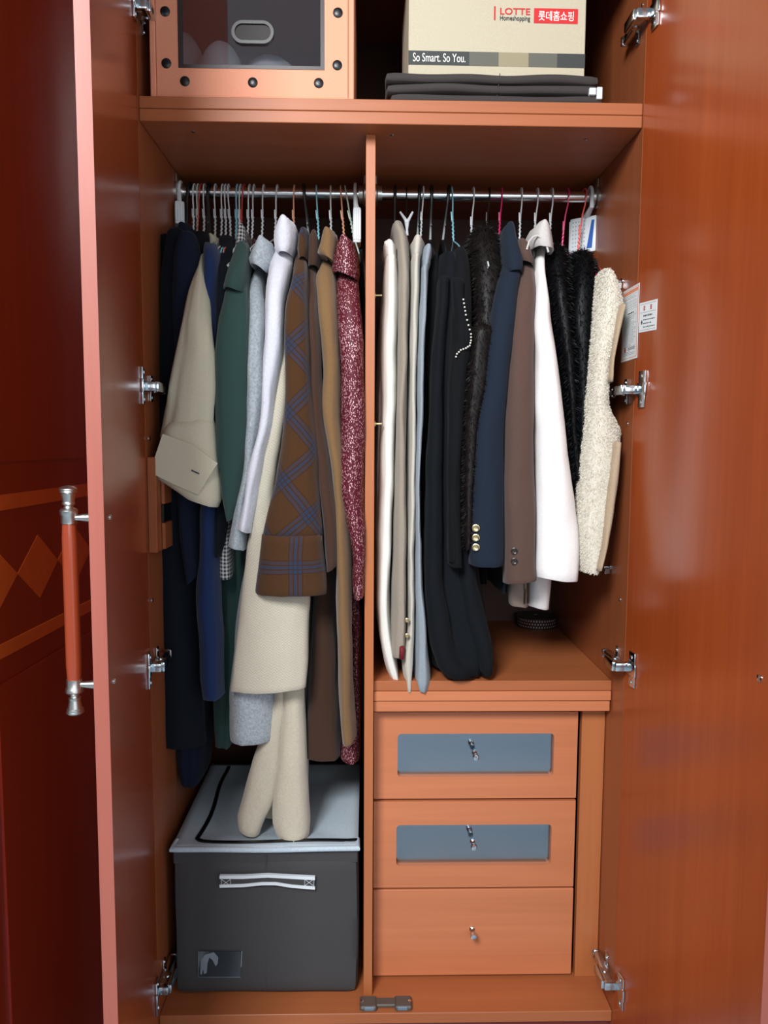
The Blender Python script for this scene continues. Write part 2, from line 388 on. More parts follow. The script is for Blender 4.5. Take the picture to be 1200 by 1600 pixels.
W_grip = wood('grip_wood', (138, 54, 30), (152, 64, 36), VERT, .22, .6)
flat_smooth(MB().lathe((hc.x, HY, b_.z), (0, 0, 1), [(0, .0088), (.02, .0098), (t_.z-b_.z-.02, .0098), (t_.z-b_.z, .0088)], 24).build('handle_grip', W_grip, ldoor))
# handle screws on the inner faces
def screw(parent, p, n, r=.004):
    return flat_smooth(MB().lathe(p, n, [(0, r), (.0012, r), (.002, r*.5)], 12).build('screw', CHROME, parent))
for (x, y) in ((172, 808), (178, 1064)): screw(ldoor, atP(x, y, LH, ln), -ln)
screw(rdoor, atP(1187, 1060, RH, rn), -rn, .0055)
# hinges
def hinge(side, z):
    H, n, ax = (LH, -ln, lax) if side < 0 else (RH, -rn, rax)
    sx = 1 if side < 0 else -1; xw = 0 if side < 0 else W
    up = Vector((0, 0, 1))
    g = MB()
    # wall plate: a small cross on the side panel
    w = MB(); w.box(min(xw, xw+sx*.0035), max(xw, xw+sx*.0035), .03, .044, z-.024, z+.024, .001)
    w.lathe((xw+sx*.0035, .037, z+.017), (sx, 0, 0), [(0, .0035), (.0015, .0035)], 10); w.lathe((xw+sx*.0035, .037, z-.017), (sx, 0, 0), [(0, .0035), (.0015, .0035)], 10)
    o = flat_smooth(w.build('hinge', CHROME, wd))
    a = MB(); x0, x1 = sorted((xw+sx*.003, xw+sx*.019)); a.box(x0, x1, .012, .074, z-.0075, z+.0075, .0025, 2)
    x0, x1 = sorted((xw+sx*.005, xw+sx*.021)); a.box(x0, x1, .070, .078, z-.009, z+.009, .002)
    x0, x1 = sorted((xw-sx*.004, xw+sx*.026)); a.box(x0, x1, -.026, -.012, z-.0085, z+.0085, .003, 2)
    x0, x1 = sorted((xw+sx*.006, xw+sx*.026)); a.box(x0, x1, -.018, .02, z-.0075, z+.0075, .003, 2)
    x0, x1 = sorted((xw+sx*.022, xw+sx*.031)); a.box(x0, x1, -.02, .03, z-.0095, z+.0095, .003, 2)
    a.lathe((xw+sx*.015, .012, z-.009), (0, 0, 1), [(0, .006), (.018, .006)], 12)
    flat_smooth(a.build('hinge_arm', CHROME, o))
    pl = MB(); R = Matrix((ax, n, up)).transposed().to_4x4(); c = H+ax*.034; c.z = z; R.translation = c
    pl.box(-.012, .012, 0, .004, -.033, .033, .0015, 2, mat=R); pl.box(-.016, .016, 0, .0055, -.012, .012, .002, 2, mat=R)
    for zz in (-.024, .024): pl.lathe(c+n*.004+up*zz, n, [(0, .004), (.0015, .0036)], 10)
    flat_smooth(pl.build('hinge_plate', CHROME, o))
for z in (1.878, 1.2275, .710, .071):
    hinge(-1, z); hinge(1, z)
# screws, cam caps and drilled holes of the panels
for (x, y) in ((233, 685), (238, 938)): screw(wd, atX(x, y, 0), (1, 0, 0), .0045)
for (x, y) in ((980, 662), (969, 937), (1004, 8)): screw(wd, atX(x, y, W), (-1, 0, 0), .0035)
for (x, y) in ((302, 206), (613, 211), (916, 217)): screw(wd, atZ(x, y, ZS0), (0, 0, -1), .004)
def peg(p, s):
    p = Vector(p); mb = MB().lathe(p, (s, 0, 0), [(0, .006), (.002, .006), (.003, .0025), (.012, .0025), (.0125, .0035), (.014, .0035)], 12)
    if s < 0: mb.box(min(p.x+s*.001, p.x+s*.013), max(p.x+s*.001, p.x+s*.013), p.y-.004, p.y+.004, p.z-.014, p.z-.002, .001)
    return flat_smooth(mb.build('shelf_peg', CHROME if s < 0 else GOLD, wd))
peg(atX(972, 440, W), -1); peg(atX(954, 886, W), -1); peg((DX1, .12, 1.418), 1); peg((DX1, .07, 1.165), 1)
# pull-out rack rail on the left side panel
rr = MB().box(.0005, .017, -.001, .05, .922, 1.10, .0015).build('rack_rail', W_in, wd)
MB().box(.0175, .024, .03, .085, .925, .975, .001).build('rack_runner', W_in, rr)
MB().box(.0175, .022, .03, .085, .976, 1.01, .001).build('rack_slot', BLACKP, rr)
MB().box(.0175, .024, .03, .085, 1.011, 1.06, .001).build('rack_runner', W_in, rr)
# double catch on the bottom panel
c0, c1 = atZ(553, 1585, .0), atZ(653, 1583, .0)
cx = (c0.x+c1.x)/2
ct = MB().box(cx-.052, cx-.018, .004, .038, .0005, .011, .003).box(cx+.018, cx+.052, .004, .038, .0005, .011, .003).box(cx-.02, cx+.02, .014, .036, .0005, .008, .002).build('door_catch', GREYP, wd)
for s in (-1, 1):
    MB().box(cx+s*.033-.010, cx+s*.033+.010, .0035, .014, .003, .0105, .001).build('catch_pad', BLUEG, ct)
    screw(ct, (cx+s*.048, .02, .011), (0, 0, 1), .0035)
# labels stuck on the right panel and door
def sticker(corners, n, lab, name):
    """corners tl,tr,br,bl on a plane"""
    n = Vector(n).normalized(); tl, tr, br, bl = corners
    o = MB().prism([tl, tr, br, bl], n*.0006).build(name, PAPER, wd); recalc(o); o['label'] = lab
    def P(u, v, e): return (tl*(1-u)+tr*u)*(1-v)+(bl*(1-u)+br*u)*v+n*e
    def bar(mb, u0, u1, v0, v1, e=.0007): mb.add([P(u0, v0, e), P(u1, v0, e), P(u1, v1, e), P(u0, v1, e)], [(0, 1, 2, 3)])
    return o, bar
rng = random.Random(5)
def words(mb, bar, u0, u1, v, h, rg):
    u = u0
    while u < u1-.03:
        l = rg.uniform(.03, .09); bar(mb, u, min(u+l, u1), v, v+h); u += l+.022
nW = Vector((-1, 0, 0))
A = [atX(975, 456, W), atX(1000, 447, W), atX(995, 563, W), atX(970, 567, W)]
ya, yb = (A[1].y+A[2].y)/2, (A[0].y+A[3].y)/2; zt, zb = A[0].z, A[3].z
st, bar = sticker([Vector((W, yb, zt)), Vector((W, ya, zt)), Vector((W, ya, zb)), Vector((W, yb, zb))], nW, 'tall white paper label with a salmon border', 'paper_label')
mo = MB()
for q in ((.03, .97, .02, .026), (.03, .97, .965, .972)): bar(mo, *q)
bar(mo, .03, .06, .02, .97); bar(mo, .94, .97, .02, .97); bar(mo, .06, .94, .04, .085); mo.build('printed_border', INKO, st)
mg = MB()
for v in (.13, .15, .19, .24, .27): words(mg, bar, .12, rng.uniform(.6, .9), v, .006, rng)
for v in (.105, .215, .30, .38, .395, .81): bar(mg, .1, .9, v, v+.0025)
for k in range(17): words(mg, bar, .12, rng.choice((.55, .75, .88)), .41+k*.022, .006, rng)
for v in (.78, .80, .88, .90, .92): words(mg, bar, .12, rng.choice((.6, .85)), v, .006, rng)
mg.build('fine_print', INKG, st)
md = MB(); words(md, bar, .36, .72, .345, .018, rng)
for k in range(4): u = .42+k*.11; bar(md, u, u+.085, .825, .832); bar(md, u, u+.02, .825, .86); bar(md, u, u+.085, .853, .86); bar(md, u+.065, u+.085, .825, .86)
md.build('bold_print', INKD, st)
mr = MB(); bar(mr, .2, .29, .815, .835); bar(mr, .17, .32, .838, .848); bar(mr, .2, .29, .851, .875); mr.build('red_emblem', INKR, st)
B = [atP(x, y, RH, rn) for x, y in ((1000, 474), (1027.5, 467), (1025.5, 515), (998.5, 520))]
st2, bar = sticker(B, -rn, 'small square white label with two red marks', 'paper_label')
mg = MB()
for v in (.06, .34, .93): bar(mg, .04, .96, v, v+.012)
mg.build('rule_lines', INKG, st2)
md = MB(); words(md, bar, .25, .75, .43, .06, rng); words(md, bar, .25, .92, .58, .035, rng); words(md, bar, .25, .72, .70, .035, rng); words(md, bar, .25, .92, .82, .035, rng); bar(md, .1, .22, .66, .69); bar(md, .13, .19, .6, .74)
md.build('bold_print', INKD, st2)
mr = MB()
for u in (.24, .62):
    for k in range(3): bar(mr, u, u+.1, .13+k*.055, .165+k*.055)
    bar(mr, u+.04, u+.065, .13, .29)
mr.build('red_emblem', INKR, st2)

# ------------------------------------------------------------------ neighbouring wardrobe (its open door shows between the frame edge and our door)
nw = thing('wardrobe', 'second wardrobe at far left whose open door shows diamond inlay', 'wardrobe', (-.5, .3, -.08))
MB().box(-.085, -.0225, .002, DEP, -.08, ZT+.03).build('side_panel', W_dark, nw)
MB().box(-.95, -.93, .002, DEP, -.08, ZT+.03).build('side_panel', W_in, nw)
MB().box(-.93, -.085, DEP-.012, DEP, -.08, ZT+.03).build('back_panel', W_back, nw)
MB().box(-.93, -.085, .002, DEP-.012, ZT, ZT+.03).build('top_panel', W_in, nw)
MB().box(-.93, -.085, .002, DEP-.012, -.03, 0).build('bottom_panel', W_in, nw)
NH, NF = Vector((-.086, -.002, 0)), Vector((-.1085, -.452, 0))
nax, nn = door_frame(NH, NF, .018, Vector((1, 0, 0)))
nd = panel(NH-nn*.018, NF-nn*.018, nn, .018, ZD0, ZD1).build('door', W_dark, nw); recalc(nd); nd['label'] = 'dark glossy door face with veneer bands and diamonds'
def on_face(u, z, e): p = NH+nax*u+nn*e; return Vector((p.x, p.y, z))
def veneer(poly, th, name, mat, lab=None):
    o = MB().prism([on_face(u, z, -.0002) for u, z in poly], nn*(th+.0002)).build(name, mat, nd); recalc(o)
    if lab: o['label'] = lab
    return o
LNG = (NF-NH).length
veneer([(0, 1.0325), (LNG, 1.0325), (LNG, 1.054), (0, 1.054)], .003, 'veneer_band', W_inlay)
veneer([(0, .8265), (LNG, .8265), (LNG, .846), (0, .846)], .003, 'veneer_band', W_inlay)
pd = .088; zc = .9395
dmd = [atP(x, y, NH, nn) for x, y in ((27, 894), (90, 877))]
dt, db = atP(57.7, 836, NH, nn), atP(62.5, 934, NH, nn); DH = (dt.z-db.z)/2
u0 = (dmd[0]-NH).dot(nax); u1 = (dmd[1]-NH).dot(nax); pd = abs(u0-u1); zc = (dmd[0].z+dmd[1].z)/2
k = -6
us = min(u0, u1)
while us+k*pd > .002: k -= 1
k += 1
while us+k*pd < LNG:
    a, b = us+k*pd, us+(k+1)*pd; m = (a+b)/2
    lo, hi = .001, LNG-.001; half = (b-a)/2
    if b > lo+.004 and a < hi-.004:
        def hh(u): return DH*(1-abs(u-m)/half)
        us_ = [u for u in (max(a, lo), m, min(b, hi)) if lo <= u <= hi]
        up_ = [(u, zc+hh(u)) for u in us_]; dn_ = [(u, zc-hh(u)) for u in reversed(us_) if hh(u) > 1e-6]
        veneer(up_+dn_, .0008, 'diamond_inlay', W_inlay)
    k += 1
# raised lower and upper field panels
veneer([(.07, .05), (LNG-.07, .05), (LNG-.07, .79), (.07, .79)], .004, 'raised_panel', W_dark)
veneer([(.07, 1.10), (LNG-.07, 1.10), (LNG-.07, 2.1), (.07, 2.1)], .004, 'raised_panel', W_dark)

# ------------------------------------------------------------------ lofted cloth
def cat(p0, p1, p2, p3, t):
    return (p1*2+(p2-p0)*t+(p0*2-p1*5+p2*4-p3)*t*t+(p1*3-p0-p2*3+p3)*t*t*t)*.5
def ringloft(name, rings, mat, parent, seg=36, top='round', bot='hollow', fold=0, nf=3, seed=0, rough=.0017, label=None, step=.014, fold_pow=1.0):
    """rings: list of (centre, half-width vector, half-depth vector, exponent)"""
    rs = []
    for i in range(len(rings)-1):
        a = [rings[max(i-1, 0)], rings[i], rings[i+1], rings[min(i+2, len(rings)-1)]]
        n = max(1, int((rings[i+1][0]-rings[i][0]).length/step))
        for k in range(n):
            t = k/n; rs.append(tuple(cat(a[0][j], a[1][j], a[2][j], a[3][j], t) for j in range(3))+(a[1][3]*(1-t)+a[2][3]*t,))
    rs.append(tuple(rings[-1]))
    if top == 'round':
        c, w, d, e = rs[0]; dn = (rs[1][0]-c); dn = dn.normalized() if dn.length else Vector((0, 0, -1))
        r = min(w.length, d.length)
        pre = []
        for f in (.35, .75, .94): pre.append((c-dn*r*(1-(1-math.sqrt(1-f*f)))*.8 if False else c-dn*r*.7*math.sqrt(max(0, 1-f*f)), w*f, d*f, 2))
        rs = pre+rs
    nb = 0
    if bot == 'hollow':
        c, w, d, e = rs[-1]; up = (rs[-2][0]-c).normalized()
        def shr(v, q): l = v.length; return v*max(.15, (l-q)/l)
        rs += [(c-up*.0012, shr(w, .0012), shr(d, .0012), e), (c+up*.001, shr(w, .0035), shr(d, .0035), e), (c+up*.03, shr(w, .006), shr(d, .006), e)]
        nb = 3
    n = len(rs); vs = []; L = 0; lens = [0]
    for i in range(1, n):
        L += (rs[i][0]-rs[i-1][0]).length; lens.append(L)
    tot = max(L, 1e-6); so = Vector((seed*3.17, seed*1.31, seed*7.7))
    for i, (c, w, d, e) in enumerate(rs):
        v = (lens[i]/tot)
        amp = fold*(v**fold_pow)
        for k in range(seg):
            th = 2*math.pi*k/seg; ct, stt = math.cos(th), math.sin(th)
            p = w*(math.copysign(abs(ct)**(2/e), ct))+d*(math.copysign(abs(stt)**(2/e), stt))
            f = 1+amp*(math.sin(nf*th+seed+1.6*math.sin(v*3+seed))+.4*math.sin((nf*2+1)*th+seed*2+v*4))
            q = c+p*f
            if rough:
                nv = noise.noise_vector(Vector((q.x*16, q.y*16, q.z*9))+so)*rough*2.2+noise.noise_vector(Vector((q.x*55, q.y*55, q.z*22))+so)*rough
                q = q+nv
            vs.append(q)
    fs = []; uvs = []
    us = []; k0 = (3*seg)//4
    for i in range(n):
        r_ = vs[i*seg:(i+1)*seg]; u = [0]*(seg+1); acc = 0      # u = girth measured from the front line
        for k in range(1, seg//2+1):
            acc += (r_[(k0+k) % seg]-r_[(k0+k-1) % seg]).length; u[k] = acc
        acc = 0; ul = [0]*(seg+1)
        for k in range(1, seg//2+1):
            acc -= (r_[(k0-k) % seg]-r_[(k0-k+1) % seg]).length; ul[k] = acc
        us.append((u, ul))
    def uu(i, k, nxt):
        d = (k-k0) % seg
        if nxt: d += 1
        return us[i][0][d] if d <= seg//2 else us[i][1][seg-d]
    for i in range(n-1):
        for k in range(seg):
            k2 = (k+1) % seg
            fs.append((i*seg+k, (i+1)*seg+k, (i+1)*seg+k2, i*seg+k2))
            uvs.append([(uu(i, k, 0), -lens[i]), (uu(i+1, k, 0), -lens[i+1]), (uu(i+1, k, 1), -lens[i+1]), (uu(i, k, 1), -lens[i])])
    fs.append(tuple(range(seg))); uvs.append([(0, 0)]*seg)
    fs.append(tuple((n-1)*seg+k for k in range(seg))[::-1]); uvs.append([(0, 0)]*seg)
    return mesh_obj(name, vs, fs, mat, parent, uvs, True, label)
def rows_to_rings(rows, Y, hd, e=2.4, shoulder=0, s_len=40, back=0):
    out = []; y0 = None
    for r in rows:
        if isinstance(r[0], tuple): (xl, yl), (xr, yr) = r[0], r[1]; rest = r[2:]
        else: xl, xr, yl, yr = r[1], r[2], r[0], r[0]; rest = r[3:]
        ym = (yl+yr)/2
        if y0 is None: y0 = ym
        Yr = (rest[0] if rest and rest[0] is not None else Y+shoulder*math.exp(-(ym-y0)/s_len))
        h = rest[1] if len(rest) > 1 else hd
        l, q = at(xl, yl, Yr), at(xr, yr, Yr)
        c = (l+q)/2; c = c+Vector((0, back*h, 0))
        out.append((c, (q-l)/2, Vector((0, h, 0)), e))
    return out
def loft(name, rows, mat, parent, Y=.06, hd=.05, e=2.4, shoulder=0, s_len=40, back=0, **kw):
    return ringloft(name, rows_to_rings(rows, Y, hd, e, shoulder, s_len, back), mat, parent, **kw)
def sleeve(rows, mat, parent, Y=.06, hd=.045, **kw):
    kw.setdefault('fold', .045)
    return loft('sleeve', rows, mat, parent, Y, hd, shoulder=.12, s_len=40, **kw)
def slab(name, mat, parent, X, zbot, drop=0, th=.0075, hd=.17, Yc=.295, lean=0, fold=.10, seed=0, top=1.549, **kw):
    rings = []
    for (dz, h) in ((0, .03), (.015, .06), (.04, .12), (.065, .172), (.095, hd), (.2, hd)):
        rings.append((Vector((X, Yc, top-drop-dz)), Vector((th, 0, 0)), Vector((0, h, 0)), 2.6))
    z = top-drop-.3
    while z > zbot+.1:
        rings.append((Vector((X+lean*(top-z), Yc, z)), Vector((th, 0, 0)), Vector((0, hd, 0)), 2.6)); z -= .2
    rings.append((Vector((X+lean*(top-zbot), Yc, zbot)), Vector((th*1.1, 0, 0)), Vector((0, hd, 0)), 2.6))
    return ringloft(name, rings, mat, parent, seg=40, fold=fold, nf=5, seed=seed, step=.03, **kw)
def hook_x(px): return at(px, 300, RY).x
def fur(o, n, length, width, mat, parent, seed, droop=.6, curl=.35, name='fur'):
    """short hair strands rooted on the surface of a garment part, one joined mesh"""
    rg = random.Random(seed); me = o.data; off = origin(o.parent)
    tris = []; acc = []; A = 0
    for p in me.polygons:
        if len(p.vertices) > 4: continue
        c = Vector(p.center)+off
        if c.y > .30: continue
        A += p.area; tris.append(p); acc.append(A)
    import bisect
    vs = []; fs = []
    for _ in range(n):
        p = tris[min(bisect.bisect_left(acc, rg.random()*A), len(tris)-1)]
        v = [me.vertices[i].co for i in p.vertices]; a, b = rg.random(), rg.random()
        q = (v[0]*(1-a)+v[1]*a)*(1-b)+(v[3]*(1-a)+v[2]*a)*b+off if len(v) == 4 else v[0]+off
        nrm = p.normal.copy()
        d = (nrm+Vector((rg.uniform(-1, 1), rg.uniform(-1, 1), rg.uniform(-1, 1)))*curl+Vector((0, 0, -droop))).normalized()
        side = d.orthogonal().normalized(); side = (side*math.cos(rg.random()*6.28)+d.cross(side)*math.sin(rg.random()*6.28))*width
        l = length*rg.uniform(.6, 1.2); mid = q+d*l*.55; tip = q+d*l+Vector((rg.uniform(-1, 1), rg.uniform(-1, 1), -droop))*l*.25
        b0 = len(vs); vs += [q-side, q+side, mid+side*.8, mid-side*.8, tip]; fs += [(b0, b0+1, b0+2, b0+3), (b0+3, b0+2, b0+4)]
    return mesh_obj(name, vs, fs, mat, parent, None, True, None, 'stuff')

# ------------------------------------------------------------------ hangers
def helix(p0, p1, r, turns, n):
    p0, p1 = Vector(p0), Vector(p1)
    return [p0.lerp(p1, i/n)+Vector((math.cos(i/n*turns*6.283)*r, math.sin(i/n*turns*6.283)*r, 0)) for i in range(n+1)]
def wire_hanger(px, mat, label, lean=0, yaw=0, neck=1.562, half=.15, fallz=.058, group=None):
    X = hook_x(px); o = thing('wire_hanger', label, 'hanger', (X, RY, neck), group)
    r = .0016; mb = MB(); cyaw, syaw = math.cos(yaw), math.sin(yaw)
    def T(y, z, x=0): return Vector((X+lean*(RZ-z)+x-syaw*y, RY+y*cyaw, z))
    hook = [T(.016, RZ-.006)]
    for k in range(0, 9):
        a = math.radians(20+k*20); hook.append(T(.0155*math.cos(a), RZ+.0015+.0155*math.sin(a)))
    hook += [T(-.013, RZ-.02), T(-.004, RZ-.038), T(0, neck+.035), T(0, neck)]
    mb.tube(hook, r, 6)
    mb.tube(helix(T(0, neck+.045), T(0, neck+.004), .0017, 5, 40), r*.9, 5)
    mb.tube([T(-.003, neck+.06, -.003), T(-.002, neck+.042, -.002)], r, 5)
    flat_smooth(mb.build('hook', mat, o))
    fr = [T(0, neck), T(-half*.5, neck-fallz*.45), T(-half, neck-fallz), T(-half-.006, neck-fallz-.008), T(-half+.006, neck-fallz-.014), T(half-.006, neck-fallz-.014), T(half+.006, neck-fallz-.008), T(half, neck-fallz), T(half*.5, neck-fallz*.45), T(0, neck)]
    flat_smooth(MB().tube(fr, r, 6).build('shoulder_wire', mat, o))
    return o
def flat_hanger(px, mat, label, lean=0, neck=1.56, w=.0045, group=None):
    """moulded plastic hanger with a flat hook"""
    X = hook_x(px); o = thing('plastic_hanger', label, 'hanger', (X, RY, neck), group)
    def T(y, z, x=0): return Vector((X+lean*(RZ-z)+x, RY+y, z))
    pts = [T(.018, RZ-.005)]
    for k in range(9):
        a = math.radians(20+k*20); pts.append(T(.017*math.cos(a), RZ+.002+.017*math.sin(a)))
    pts += [T(-.014, RZ-.022), T(-.004, RZ-.045), T(0, neck+.02), T(0, neck)]
    flat_smooth(MB().tube(pts, [w*.75]*10+[w*.8, w*.9, w*1.1, w*1.3], 8).build('hook', mat, o))
    flat_smooth(MB().lathe(T(-.012, neck+.032), (0, -1, 0), [(0, .0022), (.001, .002)], 10).build('rivet', GREYP, o))
    arms = [T(-.13, neck-.06), T(-.08, neck-.038), T(0, neck), T(.08, neck-.038), T(.13, neck-.06)]
    flat_smooth(MB().tube(arms, [.004, .005, .006, .005, .004], 8).build('shoulder_bar', mat, o))
    return o
def plastic(name, rgb): return plain(name, rgb, .35, 0, .2)
H_WHITE = plastic('white_coated_wire', (214, 220, 222)); H_CYAN = plastic('cyan_coated_wire', (140, 200, 214)); H_RED = plastic('red_coated_wire', (190, 62, 52))
H_PEACH = plastic('peach_coated_wire', (226, 164, 130)); H_GREEN = plastic('pale_green_wire', (190, 206, 190)); H_PINK = plastic('magenta_coated_wire', (206, 44, 104)); H_CORAL = plastic('coral_coated_wire', (232, 84, 72))

HL = 'hangers on the left rail'; HR = 'hangers on the right rail'
left_h = [
 (304, H_WHITE, 'leftmost white wire hanger, holding the long midnight-navy coat', -.05),
 (310, H_GREEN, 'greenish-white wire hanger just left of the leftmost red one', -.05),
 (314, H_RED, 'leftmost red wire hanger, among the dark clothes', -.12),
 (320, H_WHITE, 'white wire hanger just right of the leftmost red one', -.04),
 (337, H_WHITE, 'white wire hanger holding the beige shirt', -.03),
 (348, H_WHITE, 'white wire hanger holding the royal blue coat', -.05),
 (353, H_WHITE, 'white wire hanger just right of the one with the royal blue coat', -.02),
 (358, H_WHITE, 'white wire hanger just left of the cyan one between beige shirt and green coat', .02),
 (371, H_CYAN, 'cyan wire hanger among the white ones left of the green coat', -.05),
 (376, H_WHITE, 'white wire hanger between the cyan one and the red one', -.06),
 (381, H_RED, 'red wire hanger beside the houndstooth collar', -.10),
 (390, H_WHITE, 'white wire hanger holding the dark green coat', -.06),
 (397, H_WHITE, 'white wire hanger holding the dark maroon garment', -.06),
 (412, H_WHITE, 'white wire hanger holding the light grey coat', -.05),
 (433, H_WHITE, 'white wire hanger holding the pale lavender coat', -.06),
 (460, H_PEACH, 'peach wire hanger behind the lavender coat collar', -.03),
 (495, H_CYAN, 'light blue wire hanger holding the long dark brown coat', .04),
 (517, H_WHITE, 'white wire hanger holding the camel coat', 0),
 (533, H_PEACH, 'peach wire hanger holding the burgundy tweed coat', .07),
 (541, H_GREEN, 'pale green wire hanger leaning beside the white case by the divider', .18),
]
for (px, m, lab, ln_) in left_h: wire_hanger(px, m, lab, lean=ln_, group=HL)
flat_hanger(296, BLACKP, 'black plastic hanger at the far left end of the rail', -.12, group=HL)
flat_hanger(327, BLACKP, 'black plastic hanger left of the beige shirt', -.02, group=HL)
flat_hanger(476, BLACKP, 'black plastic hanger holding the brown and blue plaid coat', .10, group=HL)
right_h = [
 (661, H_WHITE, 'white wire hanger over the heather grey trousers', -.05),
 (706, H_CYAN, 'cyan wire hanger above the black clothes', .05),
 (739, H_WHITE, 'white wire hanger in front of the black fur collar', -.03),
 (783, H_PINK, 'magenta wire hanger holding the navy blazer', -.03),
 (814, H_WHITE, 'white wire hanger holding the brown blazer', -.01),
 (839, H_WHITE, 'white wire hanger holding the white coat', -.04),
 (862, H_WHITE, 'white wire hanger holding the left one of the two black fur vests', -.02),
 (885, H_PINK, 'magenta wire hanger holding the right one of the two black fur vests', -.06),
 (912, H_CORAL, 'coral wire hanger holding the cream shearling vest', -.08),
]
for (px, m, lab, ln_) in right_h:
    k = {885: dict(neck=1.545, fallz=.09, half=.19, yaw=.14), 912: dict(neck=1.538, fallz=.10, half=.2, yaw=.14), 739: dict(neck=1.552, half=.2, fallz=.08, yaw=.05)}.get(px, {})
    wire_hanger(px, m, lab, lean=ln_, group=HR, **k)
for px, lab, ln_ in ((617, 'black plastic hanger holding the white trousers', 0), (655, 'black plastic hanger holding the oatmeal trousers', -.03), (674, 'black plastic hanger in the middle of three beside the cyan one', -.01), (700, 'black plastic hanger just left of the cyan one', -.1)):
    flat_hanger(px, BLACKP, lab, ln_, group=HR)
wire_hanger(764, DARKMETAL, 'thin dark wire hanger left of the magenta one with the navy blazer', lean=-.06, group=HR)
# clip hanger of the taupe skirt
ch = thing('clip_hanger', 'dark wire hanger with a white plastic clip holding the taupe skirt', 'hanger', (hook_x(635), RY, 1.56), HR)
X = hook_x(635)
pts = [(X, RY+.016, RZ-.006)]+[(X, RY+.0155*math.cos(math.radians(a)), RZ+.0015+.0155*math.sin(math.radians(a))) for a in range(20, 200, 20)]+[(X, RY-.012, RZ-.02), (X, RY-.002, RZ-.04), (X, RY, 1.585), (X, RY, 1.555)]
flat_smooth(MB().tube(pts, .0014, 6).build('hook', DARKMETAL, ch))
CY = .235
cw = [at(625, 331, CY), at(634, 344, CY), at(637, 368, CY)]; cw2 = [at(645, 331, CY), at(637, 346, CY), at(635, 368, CY)]
flat_smooth(MB().tube(cw, [.0022, .0036, .002], 8).tube(cw2, [.0022, .0036, .002], 8).lathe(at(635, 345, CY-.004), (0, 1, 0), [(0, .0035), (.008, .0035)], 10).build('clip', WHITEP, ch))
flat_smooth(MB().tube([(X, RY, 1.56), (X, CY, 1.553)], .0014, 6).build('clip_arm', DARKMETAL, ch))

# ------------------------------------------------------------------ moisture absorber cases
CASEB = plain('blue_print', (36, 92, 176), .5)
HOLES = plain('vent_hole', (150, 164, 172), .7)
def case(px, zt, zb, yaw, label, hook=True, wdt=.070, th=.020, dx=0, yo=-.02):
    X = hook_x(px)+dx; o = thing('dehumidifier_case', label, 'dehumidifier', (X, RY, zb), 'white hanging moisture cases')
    R = Matrix.Translation((X, RY+yo, 0)) @ Matrix.Rotation(yaw, 4, 'Z')
    mb = MB().box(-th/2, th/2, -wdt/2, wdt/2, zb, zt, .004, 2, mat=R)
    flat_smooth(mb.build('case', WHITEP, o))
    rb = MB()
    for k in range(4):
        x = -th/2+th*(k+.5)/4; rb.box(x-.0016, x+.0016, -wdt/2-.0015, wdt/2+.0015, zb+.006, zt-.006, .0008, mat=R)
    rb.build('rib', WHITEP, o)
    pts = [R @ Vector((0, .02, zt-.002))]
    hk = [Vector((X-dx, RY+.02, RZ-.004))]+[Vector((X-dx, RY+.0175*math.cos(math.radians(a)), RZ+.003+.0175*math.sin(math.radians(a)))) for a in range(20, 200, 20)]+[Vector((X-dx*.6, RY-.018, RZ-.025)), R @ Vector((0, 0, zt-.002))]
    flat_smooth(MB().tube(hk, [.0035]*10+[.005, .0075], 8).build('hook', WHITEP, o))
    return o, R
case(283, 1.625, 1.578, math.radians(15), 'white ribbed moisture case at the left end of the rail', th=.02, wdt=.06)
case(555, 1.618, 1.545, math.radians(2), 'white ribbed moisture case hanging beside the divider', th=.017, wdt=.05, dx=.004)
o, R = case(922, 1.622, 1.545, math.radians(52), 'white perforated moisture case with a blue stripe at the right end', th=.022, wdt=.062, dx=-.001, yo=.03)
# perforations on the face turned to the room
hb = MB(); bl = MB()
for i in range(5):
    for j in range(8):
        hb.lathe(R @ Vector((-.0112, -.004+i*.0066, 1.552+j*.0086)), R.to_3x3() @ Vector((-1, 0, 0)), [(0, .0015), (.0004, .0014)], 6)
a = [R @ Vector((-.0113, y, z)) for y, z in ((-.010, 1.553), (-.022, 1.553), (-.026, 1.612), (-.020, 1.612))]
bl.prism(a, R.to_3x3() @ Vector((-.0005, 0, 0)))
hb.build('vent_holes', HOLES, o, kind='stuff'); bl.build('blue_stripe', CASEB, o)

# ------------------------------------------------------------------ clothes, left bay
GL = 'clothes on the left rail'; GR = 'clothes on the right rail'
def garment(name, label, cat, px=None, z=.6, group=GL):
    X = hook_x(px) if px else .2
    return thing(name, label, cat, (X, RY, z), group)
def button(parent, x, y, Y, r, mat, holes=True):
    p = at(x, y, Y); n = (CAM-p); n.z = 0; n.normalize()
    mb = MB().lathe(p, n, [(-.004, r*.9), (.0012, r), (.002, r*.96), (.0024, r*.78), (.0016, r*.66), (.0014, r*.2)], 16)
    return flat_smooth(mb.build('button', mat, parent))
F_NAVY = fabric('midnight_navy_wool', (11, 17, 26), None, 500, .2, .03); F_BLACK = fabric('black_wool', (10, 12, 15), None, 500, .2, .02); F_INK = fabric('dark_ink_cotton', (16, 23, 40), None, 500, .2, .03); F_BLUE = fabric('royal_blue_cotton', (24, 42, 80))
F_BEIGE = fabric('beige_cotton', (186, 180, 158), None, 700, .12, .05, .85); F_GREEN = fabric('bottle_green_wool', (42, 66, 62), None, 600, .3, .15); F_MAROON = fabric('dark_maroon_knit', (52, 18, 24))
F_GREY = fabric('light_grey_wool', (146, 156, 163), (186, 193, 198), 240, .5, .2, .9, .9); F_LAV = fabric('pale_lavender_mohair', (204, 206, 216), (222, 222, 230), 240, .45, .4)
